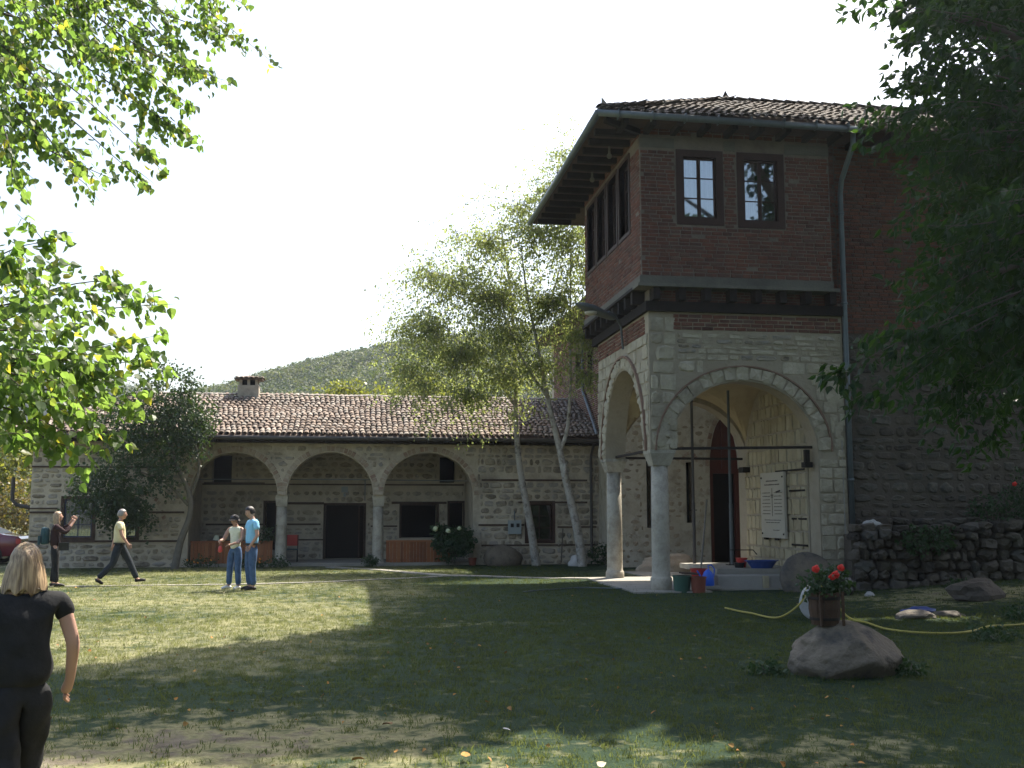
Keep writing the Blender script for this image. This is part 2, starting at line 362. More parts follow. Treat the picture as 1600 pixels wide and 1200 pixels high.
def courses(fr, u0, u1, z0, z1, hr, wr, joint, proud, depth, hole=lambda u, z: False, tilt=.0, skip=0):
    out = []; z = z0
    while z < z1 - .02:
        h = min(random.uniform(*hr), z1 - z)
        if h < hr[0] * .5: break
        u = u0 - random.random() * wr[0]
        while u < u1:
            w = random.uniform(*wr); a = max(u, u0); b = min(u + w, u1); u += w
            if b - a < wr[0] * .4: continue
            # trim at openings
            for _ in range(6):
                if hole(a, z + h / 2) or hole(a, z + h * .1) or hole(a, z + h * .9): a += w * .14
                if hole(b, z + h / 2) or hole(b, z + h * .1) or hole(b, z + h * .9): b -= w * .14
            if b - a < wr[0] * .35: continue
            if any(hole(a + (b - a) * t, z + h * q) for t in (0, .25, .5, .75, 1) for q in (.05, .5, .95)): continue
            if random.random() < skip: continue
            ww = b - a - joint * random.uniform(.6, 1.3); hh = h - joint * random.uniform(.6, 1.3)
            if ww < .03 or hh < .015: continue
            out.append((fr.M((a + b) / 2, depth / 2 - proud * random.uniform(.4, 1.2), z + h / 2 + random.uniform(-.1, .1) * joint, ww, depth, hh, random.uniform(-tilt, tilt)), ww))
        z += h
    return out
def hole_wall(fr, u0, u1, z0, z1, t, holes, mb=None):
    mb = mb or MB()
    us = sorted({u0, u1, *[h[0] for h in holes], *[h[1] for h in holes]}); zs = sorted({z0, z1, *[h[2] for h in holes], *[h[3] for h in holes]})
    us = [u for u in us if u0 <= u <= u1]; zs = [z for z in zs if z0 <= z <= z1]
    for i in range(len(us) - 1):
        run = None
        for j in range(len(zs) - 1):
            cu = (us[i] + us[i + 1]) / 2; cz = (zs[j] + zs[j + 1]) / 2
            solid = not any(h[0] < cu < h[1] and h[2] < cz < h[3] for h in holes)
            if solid: run = (run[0], zs[j + 1]) if run else (zs[j], zs[j + 1])
            if (not solid or j == len(zs) - 2) and run:
                fr.box(mb, us[i], us[i + 1], 0, t, run[0], run[1]); run = None
    return mb
def arch_z(a, u):     # a=(uc, half, spring, rise)
    q = (u - a[0]) / a[1]
    return a[2] + a[3] * math.sqrt(max(0, 1 - q * q)) if abs(q) <= 1 else None
def arch_wall(fr, u0, u1, ztop, t, arches, mb=None, n=20, zbase=None):
    """wall above springing with arched openings; between arches goes down to each spring"""
    mb = mb or MB(); arches = sorted(arches); cur = u0
    for a in arches:
        L = a[0] - a[1]; Rr = a[0] + a[1]
        if L > cur + 1e-4: fr.box(mb, cur, L, 0, t, a[2] if zbase is None else zbase, ztop)
        pts = []
        for k in range(n + 1):
            th = math.pi * (1 - k / n); u = a[0] + a[1] * math.cos(th); pts.append((u, a[2] + a[3] * math.sin(th)))
        b = len(mb.v); vs = []
        for u, z in pts: vs += [fr.p(u, 0, z), fr.p(u, 0, ztop), fr.p(u, t, z), fr.p(u, t, ztop)]
        fs = []
        for k in range(n):
            i = 4 * k; j = i + 4
            fs += [(i, j, j + 1, i + 1), (i + 2, i + 3, j + 3, j + 2), (i, i + 2, j + 2, j), (i + 1, j + 1, j + 3, i + 3)]
        mb.add(vs, fs); cur = Rr
    if u1 > cur + 1e-4: fr.box(mb, cur, u1, 0, t, arches[-1][2] if zbase is None else zbase, ztop)
    return mb
def voussoirs(fr, a, t_ring, n, depth, proud, gap=.94):
    A_, B_ = a[1], a[3]; out = []; tab = []; s = 0; px_, pz_ = A_, 0.
    for k in range(401):
        th = math.pi * k / 400; x_, z_ = A_ * math.cos(th), B_ * math.sin(th); s += math.hypot(x_ - px_, z_ - pz_); px_, pz_ = x_, z_; tab.append((s, th))
    for k in range(n):
        tgt = s * (k + .5) / n; th = next(q[1] for q in tab if q[0] >= tgt); nx_, nz_ = math.cos(th) / A_, math.sin(th) / B_; l_ = math.hypot(nx_, nz_); nx_, nz_ = nx_ / l_, nz_ / l_
        rr = t_ring / 2 + .02; u = a[0] + A_ * math.cos(th) + nx_ * rr; z = a[2] + B_ * math.sin(th) + nz_ * rr
        out.append((fr.M(u, depth / 2 - proud * random.uniform(.7, 1.2), z, s / n * (1 + .5 * t_ring / A_) * gap, depth, t_ring * random.uniform(.93, 1.0), math.atan2(nx_, nz_)), t_ring))
    return out

# ------------------------------------------------------------ ground
def sstep(a, b, x): t = min(1, max(0, (x - a) / (b - a))); return t * t * (3 - 2 * t)
def gz(x, y):
    d = x * SY + y * CY
    z = -.11 * (1 - sstep(7, 13, d))
    z += .30 * sstep(9.5, 15, x) * sstep(26, 20, y) * sstep(9, 14, d)
    z += .018 * noise.noise(Vector((x * .5, y * .5, 0))) + .010 * noise.noise(Vector((x * 1.7, y * 1.7, 3))) * (1 if y < 31 else 0)
    if 6 < x < 11.2 and 22 < y < 28: z = min(z, -.0)
    return z
def bare(x, y):
    """0 = green grass, 1 = bare trodden soil"""
    def el(cx, cy, rx, ry, rot=0):
        c, s = math.cos(rot), math.sin(rot); dx, dy = x - cx, y - cy
        q = math.hypot((dx * c + dy * s) / rx, (-dx * s + dy * c) / ry); return max(0, 1 - q)
    n = .5 + .6 * noise.noise(Vector((x * .9, y * .9, 7))) + .5 * noise.noise(Vector((x * 2.6, y * 2.6, 1)))
    b = 1.05 * el(-1.2, 8.6, 3.2, 2.4) + .9 * el(-.4, 6.2, 4, 1.8) + .8 * el(11, 19.5, 4.5, 2.6) + .7 * el(9.8, 12, 3.2, 2) + .45 * el(-3, 15, 5, 2.2) + .5 * el(3.6, 8, 2.4, 1.2) + .6 * el(9, 29.5, 4, 3.5) + .5 * el(1.8, 16.5, 3, .8)
    return min(1, max(0, b * (.35 + 1.1 * n) - .12))
def sunlit_dryness(x, y):  # dry grass, with sunlit paleness put into the colour as well
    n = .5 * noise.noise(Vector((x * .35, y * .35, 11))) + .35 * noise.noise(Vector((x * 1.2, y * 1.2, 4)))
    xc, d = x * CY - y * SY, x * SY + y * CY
    k = .80 * sstep(.5, -3, xc) * sstep(9, 13, d) + .55 * sstep(10.5, 7.5, d) * sstep(2.8, .8, xc) * 1.15 - .30  # paler where sun falls, dark green where shade lies, painted into the grass
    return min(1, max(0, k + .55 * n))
def axis(lo, hi, fine0, fine1, st):
    a = list(np.arange(fine0, fine1 + st / 2, st)); s = st; v = fine1
    while v < hi: s *= 1.35; v += s; a.append(min(v, hi))
    s = st; v = fine0
    while v > lo: s *= 1.35; v -= s; a.insert(0, max(v, lo))
    return a
def sheet(name, X, Y, zf, mat, kind, attr=None):
    nx, ny = len(X), len(Y); V = [(x, y, zf(x, y)) for y in Y for x in X]
    F = [(j * nx + i, j * nx + i + 1, (j + 1) * nx + i + 1, (j + 1) * nx + i) for j in range(ny - 1) for i in range(nx - 1)]
    me = bpy.data.meshes.new(name); me.from_pydata(V, [], F)
    if attr:
        a = me.attributes.new('bare', 'FLOAT', 'POINT'); a.data.foreach_set('value', [attr(x, y) for y in Y for x in X])
        a = me.attributes.new('dry', 'FLOAT', 'POINT'); a.data.foreach_set('value', [sunlit_dryness(x, y) for y in Y for x in X])  # dry grass plus the painted sun and shade of the lawn
    o = link(name, me, mat, smooth=True); o['kind'] = kind; return o
def ground_mat(name, blades):
    m = bpy.data.materials.new(name); m.use_nodes = True; t = m.node_tree; t.nodes.clear()
    o = nd(t, 'ShaderNodeOutputMaterial'); b = nd(t, 'ShaderNodeBsdfPrincipled')
    g = nd(t, 'ShaderNodeNewGeometry'); pos = g.outputs['Position']
    def ns(s, d=5, r=.6):
        n = nd(t, 'ShaderNodeTexNoise'); n.inputs['Scale'].default_value = s; n.inputs['Detail'].default_value = d; n.inputs['Roughness'].default_value = r
        t.links.new(pos, n.inputs['Vector']); return n.outputs[0]
    def mrg(s, a, c, lo=0., hi=1.):
        n = nd(t, 'ShaderNodeMapRange'); n.inputs[1].default_value = a; n.inputs[2].default_value = c; n.inputs[3].default_value = lo; n.inputs[4].default_value = hi; t.links.new(s, n.inputs[0]); return n.outputs[0]
    def mix(f, a, c):
        n = nd(t, 'ShaderNodeMix', data_type='RGBA')
        if isinstance(f, float): n.inputs[0].default_value = f
        else: t.links.new(f, n.inputs[0])
        for k, v in ((6, a), (7, c)):
            if isinstance(v, tuple): n.inputs[k].default_value = (*v, 1)
            else: t.links.new(v, n.inputs[k])
        return n.outputs[2]
    green = mix(mrg(ns(1.1, 4), .35, .65), (.008, .026, .011), (.022, .048, .018))
    if blades:
        oi = nd(t, 'ShaderNodeObjectInfo'); green = mix(mrg(oi.outputs['Random'], 0, 1, 0, .6), green, (.05, .07, .025))
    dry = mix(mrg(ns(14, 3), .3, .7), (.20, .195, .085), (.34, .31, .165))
    da = nd(t, 'ShaderNodeAttribute', attribute_name='dry')  # this field also carries the painted sunlit tone
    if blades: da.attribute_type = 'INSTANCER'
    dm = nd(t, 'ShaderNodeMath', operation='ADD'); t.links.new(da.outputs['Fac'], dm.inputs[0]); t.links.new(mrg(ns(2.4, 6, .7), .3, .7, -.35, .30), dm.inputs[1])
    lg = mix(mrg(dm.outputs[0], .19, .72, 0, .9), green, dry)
    at = nd(t, 'ShaderNodeAttribute', attribute_name='bare')
    col = lg
    if not blades:
        soil = mix(mrg(ns(7, 8, .7), .35, .65), (.10, .08, .055), (.24, .20, .15))
        ma = nd(t, 'ShaderNodeMath', operation='ADD'); t.links.new(at.outputs['Fac'], ma.inputs[0])
        t.links.new(mrg(ns(5, 6), .3, .75, -.35, .35), ma.inputs[1])
        d1 = mix(mrg(ma.outputs[0], .1, .45), lg, dry)
        col = mix(mrg(ma.outputs[0], .45, .75), d1, soil)
        col = mix(.2, col, (.03, .04, .02))
        bp = nd(t, 'ShaderNodeBump'); bp.inputs['Strength'].default_value = .9; bp.inputs['Distance'].default_value = .03
        t.links.new(ns(22, 8, .7), bp.inputs['Height']); t.links.new(bp.outputs[0], b.inputs['Normal'])
    t.links.new(col, b.inputs['Base Color']); b.inputs['Roughness'].default_value = .9 if not blades else .55; b.inputs['Specular IOR Level'].default_value = .2
    if blades:
        tl = nd(t, 'ShaderNodeBsdfTranslucent'); t.links.new(mix(.6, col, (.30, .34, .08)), tl.inputs[0])
        mx = nd(t, 'ShaderNodeMixShader'); mx.inputs[0].default_value = .45; t.links.new(b.outputs[0], mx.inputs[1]); t.links.new(tl.outputs[0], mx.inputs[2]); t.links.new(mx.outputs[0], o.inputs[0])
    else: t.links.new(b.outputs[0], o.inputs[0])
    return m
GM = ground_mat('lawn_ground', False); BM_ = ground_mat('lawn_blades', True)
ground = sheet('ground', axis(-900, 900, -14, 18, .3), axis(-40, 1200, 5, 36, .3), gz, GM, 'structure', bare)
# grass tufts
def tuft(seed, n=16, h=.055, r=.09):
    rg = random.Random(seed); mb = MB()
    for k in range(n):
        a = rg.uniform(0, 6.28); q = r * math.sqrt(rg.random()); x, y = q * math.cos(a), q * math.sin(a)
        b = rg.uniform(0, 6.28); hh = h * rg.uniform(.4, 1.15); w = .0045; l = rg.uniform(.2, .9) * hh; c = rg.uniform(0, 6.28)
        dx, dy = math.cos(b) * w, math.sin(b) * w; lx, ly = math.cos(c) * l, math.sin(c) * l
        mb.add([(x - dx, y - dy, -.005), (x + dx, y + dy, -.005), (x + dx * .7 + lx * .4, y + dy * .7 + ly * .4, hh * .6), (x - dx * .7 + lx * .4, y - dy * .7 + ly * .4, hh * .6), (x + lx, y + ly, hh)],
               [(0, 1, 2, 3), (3, 2, 4)])
    me = mb.mesh('tuft'); me.materials.append(BM_); return me
tcol = bpy.data.collections.new('tufts')
for i in range(4):
    o = bpy.data.objects.new('tuft', tuft(i, n=[16, 12, 20, 9][i], h=[.055, .07, .04, .10][i])); tcol.objects.link(o)
gx = list(np.arange(-12, 16.1, .4)); gy = list(np.arange(5.2, 34.01, .4))
def gden(x, y):
    b = bare(x, y); d = max(5, x * SY + y * CY); l = (x * CY - y * SY) / d
    if abs(l) > .53 or (x > 6.2 and 22 < y) or y > 33.6: return 0
    pth = path_dist(x, y)
    if pth < .0: return 0
    return max(0, 1 - 1.35 * b) * (1.0 if d < 18 else .55)
PATHS = [[(-9.5, 25.3), (-7.9, 25.8), (-4.7, 25.8), (-1.97, 26.1), (.3, 27.0), (2.4, 28.3)], [(-.7, 33.5), (.8, 31.4), (1.7, 29.9), (2.5, 28.5), (4.4, 27.5), (6.5, 26.5)]]
PW = [.10, .17]
def path_dist(x, y):
    best = 9
    for P_, w in zip(PATHS, PW):
        for (a, b), (c, d) in zip(P_[:-1], P_[1:]):
            ex, ey = c - a, d - b; t = max(0, min(1, ((x - a) * ex + (y - b) * ey) / (ex * ex + ey * ey)))
            best = min(best, math.hypot(x - a - ex * t, y - b - ey * t) - w)
    return best
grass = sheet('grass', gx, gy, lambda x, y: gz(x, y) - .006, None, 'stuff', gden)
grass.data.attributes['bare'].name = 'dens'
ng = bpy.data.node_groups.new('scatter_grass', 'GeometryNodeTree')
ng.interface.new_socket('Geometry', in_out='INPUT', socket_type='NodeSocketGeometry'); ng.interface.new_socket('Geometry', in_out='OUTPUT', socket_type='NodeSocketGeometry')
gi = ng.nodes.new('NodeGroupInput'); go = ng.nodes.new('NodeGroupOutput')
dp = ng.nodes.new('GeometryNodeDistributePointsOnFaces'); na = ng.nodes.new('GeometryNodeInputNamedAttribute'); na.data_type = 'FLOAT'; na.inputs[0].default_value = 'dens'
mu = ng.nodes.new('ShaderNodeMath'); mu.operation = 'MULTIPLY'; mu.inputs[1].default_value = 120
ci = ng.nodes.new('GeometryNodeCollectionInfo'); ci.inputs[0].default_value = tcol; ci.inputs[1].default_value = True; ci.inputs[2].default_value = True
ip = ng.nodes.new('GeometryNodeInstanceOnPoints'); ip.inputs['Pick Instance'].default_value = True
rv = ng.nodes.new('FunctionNodeRandomValue'); rv.data_type = 'FLOAT_VECTOR'; rv.inputs[0].default_value = (-.15, -.15, 0); rv.inputs[1].default_value = (.15, .15, 6.28)
rs = ng.nodes.new('FunctionNodeRandomValue'); rs.data_type = 'FLOAT'; rs.inputs[2].default_value = .35; rs.inputs[3].default_value = .95
L = ng.links.new
L(na.outputs[0], mu.inputs[0]); L(gi.outputs[0], dp.inputs['Mesh']); L(mu.outputs[0], dp.inputs['Density']); L(dp.outputs['Points'], ip.inputs['Points'])
L(ci.outputs[0], ip.inputs['Instance']); L(rv.outputs[0], ip.inputs['Rotation']); L(rs.outputs[1], ip.inputs['Scale']); L(ip.outputs[0], go.inputs[0])
md = grass.modifiers.new('scatter', 'NODES'); md.node_group = ng
# paths
def ribbon(name, P_, w, zoff, mat):
    P2 = []
    for (a, b), (c, d) in zip(P_[:-1], P_[1:]):
        for k in range(6): P2.append((a + (c - a) * k / 6, b + (d - b) * k / 6))
    P2.append(P_[-1]); mb = MB(); V = []
    for i, (x, y) in enumerate(P2):
        a = P2[max(0, i - 1)]; b = P2[min(len(P2) - 1, i + 1)]; tx, ty = b[0] - a[0], b[1] - a[1]; l = math.hypot(tx, ty)
        ww = w * random.uniform(.8, 1.2)
        for s in (-1, 1): V.append((x - ty / l * ww * s, y + tx / l * ww * s, gz(x, y) + zoff))
    n = len(V); V += [(v[0], v[1], v[2] - .06) for v in V]
    F = [(2 * i, 2 * i + 1, 2 * i + 3, 2 * i + 2) for i in range(len(P2) - 1)] + [(2 * i + 2, n + 2 * i + 2, n + 2 * i, 2 * i) for i in range(len(P2) - 1)] + [(2 * i + 1, n + 2 * i + 1, n + 2 * i + 3, 2 * i + 3) for i in range(len(P2) - 1)]
    mb.add(V, F); o = mb.build(name, mat); o['kind'] = 'structure'; return o
ribbon('path', PATHS[0], PW[0], .02, MAT['paving']); ribbon('path', PATHS[1], PW[1], .027, MAT['paving'])

# ------------------------------------------------------------ hills, forest, haze
def lerp_tab(T, x):
    if x <= T[0][0]: return T[0][1]
    for (a, b), (c, d) in zip(T[:-1], T[1:]):
        if x <= c: return b + (d - b) * (x - a) / (c - a)
    return T[-1][1]
H1 = [(-.62, .03), (-.45, .055), (-.31, .088), (-.212, .109), (-.13, .132), (-.097, .139), (-.03, .145), (.15, .15), (.4, .13), (.7, .08)]
H2 = [(-.8, .05), (-.62, .10), (-.5, .115), (-.42, .122), (-.36, .105), (-.29, .085), (-.2, .06), (0, .05)]
mk('hill_green', [(.03, .045, .02), (.06, .08, .03), (.09, .10, .04)], .12, bump=1, bscale=.6, var=.2)
def hill(name, T, d0, dr, d1, amp):
    V = []; nt, ndd = 90, 26; ts = [T[0][0] + (T[-1][0] - T[0][0]) * i / nt for i in range(nt + 1)]
    def hz(t, d):
        zr = HC + dr * lerp_tab(T, t)
        k = sstep(d0, dr, d) if d < dr else 1 - .8 * sstep(dr, d1, d)
        return -2 + (zr + 2) * k + amp * noise.noise(Vector((t * d * .03, d * .03, 5))) * k
    for j in range(ndd + 1):
        d = d0 + (d1 - d0) * j / ndd
        for t in ts: V.append((t * d * CY + d * SY, -t * d * SY + d * CY, hz(t, d)))
    F = [(j * (nt + 1) + i, j * (nt + 1) + i + 1, (j + 1) * (nt + 1) + i + 1, (j + 1) * (nt + 1) + i) for j in range(ndd) for i in range(nt)]
    mb = MB(); mb.add(V, F); o = mb.build(name, MAT['hill_green'], smooth=True); o['kind'] = 'structure'; return hz
hz1 = hill('hill', H1, 80, 280, 420, 4); hz2 = hill('hill', H2, 420, 640, 800, 8)
leaf_mat('forest_leaf', [(.030, .050, .020), (.05, .075, .028), (.075, .095, .032), (.10, .11, .04), (.04, .065, .028)], .25, rough=.7)
fcol = bpy.data.collections.new('clumps')
for i in range(5):
    rg = random.Random(i); mb = MB()
    for k in range(420):
        d_ = Vector((rg.gauss(0, 1), rg.gauss(0, 1), rg.gauss(0, 1))).normalized(); q = rg.uniform(.3, .52) * (1 + .45 * noise.noise(d_ * 2 + Vector((i * 3, 0, 0)))); p = d_ * q
        a_ = (d_ + Vector((rg.gauss(0, .5), rg.gauss(0, .5), rg.gauss(0, .5)))).normalized(); x_ = a_.orthogonal().normalized(); y_ = a_.cross(x_); s_ = rg.uniform(.03, .065)
        mb.add([p + x_ * s_, p + y_ * s_, p - x_ * s_, p - y_ * s_], [(0, 1, 2, 3)])
    me = mb.mesh('clump'); me.materials.append(MAT['forest_leaf']); fcol.objects.link(bpy.data.objects.new('clump', me))
def scatter(name, pts, col):
    """one mass: crowns instanced on points (x, y, z, size)"""
    me = bpy.data.meshes.new(name); me.from_pydata([p[:3] for p in pts], [], [])
    a_ = me.attributes.new('size', 'FLOAT', 'POINT'); a_.data.foreach_set('value', [p[3] for p in pts])
    o = link(name, me); o['kind'] = 'stuff'
    g = bpy.data.node_groups.new(name, 'GeometryNodeTree'); g.interface.new_socket('Geometry', in_out='INPUT', socket_type='NodeSocketGeometry'); g.interface.new_socket('Geometry', in_out='OUTPUT', socket_type='NodeSocketGeometry')
    n = g.nodes.new; gi, go = n('NodeGroupInput'), n('NodeGroupOutput'); ci = n('GeometryNodeCollectionInfo'); ci.inputs[0].default_value = col; ci.inputs[1].default_value = True; ci.inputs[2].default_value = True
    ip = n('GeometryNodeInstanceOnPoints'); ip.inputs['Pick Instance'].default_value = True; na = n('GeometryNodeInputNamedAttribute'); na.data_type = 'FLOAT'; na.inputs[0].default_value = 'size'
    rv = n('FunctionNodeRandomValue'); rv.data_type = 'FLOAT_VECTOR'; rv.inputs[1].default_value = (.6, .6, 6.28)
    for x, y in ((gi.outputs[0], ip.inputs['Points']), (ci.outputs[0], ip.inputs['Instance']), (rv.outputs[0], ip.inputs['Rotation']), (na.outputs[0], ip.inputs['Scale']), (ip.outputs[0], go.inputs[0])): g.links.new(x, y)
    o.modifiers.new('scatter', 'NODES').node_group = g; return o
ft = []
for k in range(15000):
    t = random.uniform(-.52, .06); d = random.uniform(110, 292); s = random.uniform(2.8, 5.5); ft.append((t * d * CY + d * SY, -t * d * SY + d * CY, hz1(t, d) + s * .25, s))
scatter('forest', ft, fcol)
ft = []
for k in range(5000):
    t = random.uniform(-.7, -.2); d = random.uniform(480, 660); s = random.uniform(6, 12); ft.append((t * d * CY + d * SY, -t * d * SY + d * CY, hz2(t, d) + s * .2, s))
scatter('far_forest', ft, fcol)
# unseen wood added behind the camera to shade the yard; also shows in window glass
ft = []
for k in range(1500):
    a_ = random.uniform(-1.5, .50); q = random.uniform(8, 17); x = math.cos(a_) * q * 1.6 + 2; y = math.sin(a_) * q + 0
    if y > -3.0 and abs(x) < 15: continue
    z = random.uniform(.8, 11.5); s = random.uniform(2.2, 4.2); ft.append((x, y, z, s))
scatter('woods', ft, fcol)
HAZE = 0.0003
hm = bpy.data.materials.new('haze_air'); hm.use_nodes = True; t = hm.node_tree; t.nodes.clear()
o_ = nd(t, 'ShaderNodeOutputMaterial'); pv = nd(t, 'ShaderNodeVolumePrincipled'); pv.inputs['Color'].default_value = (.80, .88, 1, 1); pv.inputs['Density'].default_value = HAZE; pv.inputs['Anisotropy'].default_value = .55
t.links.new(pv.outputs[0], o_.inputs['Volume'])
hb = MB().box(-905, 905, -45, 1205, -4, 125).build('haze', hm); hb['kind'] = 'stuff'; hb.display_type = 'WIRE'

# ------------------------------------------------------------ roof tiles helper
def tile_roof(parent, o, u, s, width, slope, mat, pitch=.19, course=.30, inside=lambda a, b: True, key='tile', limit=300, lift=.03, name='tile'):
    u = Vector(u).normalized(); s = Vector(s).normalized(); n = u.cross(s).normalized(); o = Vector(o); out = []
    nc = int(width / pitch); nr = int(slope / course)
    for i in range(nc + 1):
        ph = random.uniform(-.04, .04)
        for j in range(nr + 1):
            a = i * pitch + .05 * noise.noise(Vector((i * .13, j * .55, 2))) * 1.6 + .035 * math.sin(j * .9 + i * .05); b = j * course + ph + random.uniform(-.03, .03)
            if not inside(a, b): continue
            yaw = random.gauss(0, .05)
            # small sag of the old battens
            z = lift + .04 * noise.noise(Vector((a * .35, b * .5, 9))) + random.uniform(-.008, .012)
            ax = (u * math.cos(yaw) + s * math.sin(yaw)); sy = n.cross(ax).normalized(); nn = ax.cross(sy)
            M = Matrix((( ax.x, sy.x, nn.x, 0), (ax.y, sy.y, nn.y, 0), (ax.z, sy.z, nn.z, 0), (0, 0, 0, 1)))
            p = o + u * a + s * (b + course * .5) + n * z
            # tail of each tile rides on the one below
            M = Matrix.Translation(p) @ M @ Matrix.Rotation(-.07, 4, 'X') @ Matrix.Diagonal((pitch * random.uniform(.84, .98), course * 1.25, pitch * .8, 1))
            out.append((M, pitch))
    pieces(out, TIL, key, mat, parent, name, name + 's', limit)

# ============================================================ long arcaded building
YL = 34.2; YB = 36.9; XL0, XL1 = -9.75, 8.0
arc = thing('arcaded_building', 'long low stone building with three open arches and wavy red tile roof', 'building', (-1, 36, 0))
fa = Frame(0, YL); fb = Frame(0, YB)
A1 = (-3.72, 1.34, 2.22, 1.34); A2 = (-.74, 1.36, 2.22, 1.37); A3 = (2.38, 1.45, 2.22, 1.38)
ARCH = [A1, A2, A3]
WIN_L = (-8.75, -7.92, .92, 2.08); WIN_L2 = (-7.2, -6.62, .92, 2.02); WIN_R = (5.62, 6.42, .78, 1.95)
mb = MB()
hole_wall(fa, XL0, A1[0] - A1[1], 0, 4.05, .55, [WIN_L, WIN_L2], mb)
hole_wall(fa, A3[0] + A3[1], XL1, 0, 4.05, .55, [WIN_R], mb)
arch_wall(fa, A1[0] - A1[1], A3[0] + A3[1], 4.05, .55, ARCH, mb)
# end walls, back wall, floor of the gallery
mb.box(XL0, XL0 + .5, YL + .55, 42, 0, 4.05); mb.box(A1[0] - A1[1] - .5, A1[0] - A1[1], YL + .55, YB, 0, 4.05); mb.box(A3[0] + A3[1], A3[0] + A3[1] + .5, YL + .55, YB, 0, 4.05)
DOOR = (-.94, .36, .1, 1.92); BW = (1.64, 2.86, .8, 1.92); BW2 = (3.3, 3.8, .1, 2.0); BW3 = (-2.95, -2.62, .4, 2.0); BW4 = (-4.75, -4.1, 2.65, 3.6); BW5 = (2.95, 3.5, 2.7, 3.6)
hole_wall(fb, A1[0] - A1[1] - .5, A3[0] + A3[1] + .5, 0, 4.05, .5, [DOOR, BW, BW2, BW3, BW4, BW5], mb)
mb.box(XL0, XL1, 41.5, 42, 0, 4.05)
wall = mb.build('wall', MAT['mortar'], arc)
MB().box(A1[0] - A1[1], A3[0] + A3[1], YL - .1, YB, -.02, .09).build('gallery_floor', MAT['paving'], arc)
MB().box(A1[0] - A1[1] - .5, A3[0] + A3[1] + .5, YL + .55, YB + .02, 3.75, 3.85).build('gallery_ceiling', MAT['old_wood'], arc)
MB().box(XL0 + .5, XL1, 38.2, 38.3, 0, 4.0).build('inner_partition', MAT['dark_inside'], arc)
bands = [(XL0, -5.3, 3.07, .05), (XL0, -8.95, 1.80, .04), (XL0, -5.2, 1.68, .06) , (XL0, -5.25, .80, .06), (4.1, 7.6, 2.72, .06), (4.0, 5.7, 1.27, .06), (6.6, 7.9, 1.2, .05), (4.1, 7.9, .62, .05), (5.3, 7.6, 2.0, .06)]
def in_any(hs, u, z, m=.04): return any(h[0] - m < u < h[1] + m and h[2] - m < z < h[3] + m for h in hs)
for u0, u1, z, h in bands:
    segs = [(u0, u1)]
    for hh in (WIN_L, WIN_L2, WIN_R):
        ns_ = []
        for a, b in segs:
            if hh[2] - .1 < z < hh[3] + .05 and a < hh[1] and b > hh[0]:
                if hh[0] - .12 > a: ns_.append((a, hh[0] - .12))
                if hh[1] + .12 < b: ns_.append((hh[1] + .12, b))
            else: ns_.append((a, b))
        segs = ns_
    for a, b in segs:
        m2 = MB(); fa.box(m2, a, b, -.035, .1, z - h / 2, z + h / 2); m2.build('timber_band', MAT['old_wood'], arc)
bbands = [(-5.0, -3.0, 2.66, .05), (-4.9, -2.9, 1.27, .06), (-2.5, -1.0, 1.98, .08), (-2.5, -1.1, 1.27, .06), (-2.5, -1.0, .75, .05), (.6, 1.5, 1.2, .05), (1.3, 3.2, 2.0, .08), (-5.05, 3.8, 2.62, .05)]
for u0, u1, z, h in bbands:
    m2 = MB(); fb.box(m2, u0, u1, -.03, .1, z - h / 2, z + h / 2); m2.build('timber_band', MAT['old_wood'], arc)
def blind(u, z): return abs(math.hypot((u + 6.35) / .62, (z - .82 if z > .82 else 0) / 1.4) - 1) < .12 and z > .8
def fhole(u, z):
    if in_any([(h[0] - .12, h[1] + .12, h[2] - .10, h[3] + .12) for h in (WIN_L, WIN_L2, WIN_R)], u, z, 0): return True
    for a in ARCH:
        if abs(u - a[0]) < a[1] + .19:
            if z < a[2]: return True
            q = ((u - a[0]) / (a[1] + .19)) ** 2 + ((z - a[2]) / (a[3] + .19)) ** 2
            if q < 1: return True
    for u0, u1, zz, h in bands:
        if u0 < u < u1 and abs(z - zz) < h / 2 + .005: return True
    if (blind(u, z)): return True
    return False
P_ = courses(fa, XL0, -5.15, 0, 4.0, (.10, .24), (.14, .55), .026, .03, .12, fhole, .09)
P_ += courses(fa, 3.95, XL1, 0, 4.0, (.12, .30), (.14, .52), .026, .03, .12, fhole, .12)
P_ += [q for q in courses(fa, -5.15, 3.95, 2.3, 4.0, (.12, .24), (.22, .55), .024, .02, .12, fhole, .05, skip=.12)]
pieces(P_, ROCKS + ROCKS2, 'stone', MAT['rubble_stone'], wall, 'stone', 'stones', 300)
def bhole(u, z):
    if in_any([(h[0] - .08, h[1] + .08, h[2] - .08, h[3] + .08) for h in (DOOR, BW, BW2, BW3, BW4, BW5)], u, z, 0): return True
    return any(u0 < u < u1 and abs(z - zz) < h / 2 + .005 for u0, u1, zz, h in bbands)
P_ = courses(fb, -5.05, 3.8, .1, 3.7, (.12, .24), (.18, .5), .028, .025, .12, bhole, .08)
joined(P_, ROCKS2, MAT['rubble_stone'], arc, 'gallery_stones')
for i, a in enumerate(ARCH):
    P_ = voussoirs(fa, a, .17, 34 if i else 34, .2, .03, gap=.82)
    pieces(P_, BRK, 'arch_brick', MAT['arch_brick'], arc, 'arch_brick', 'arch_bricks', 60)
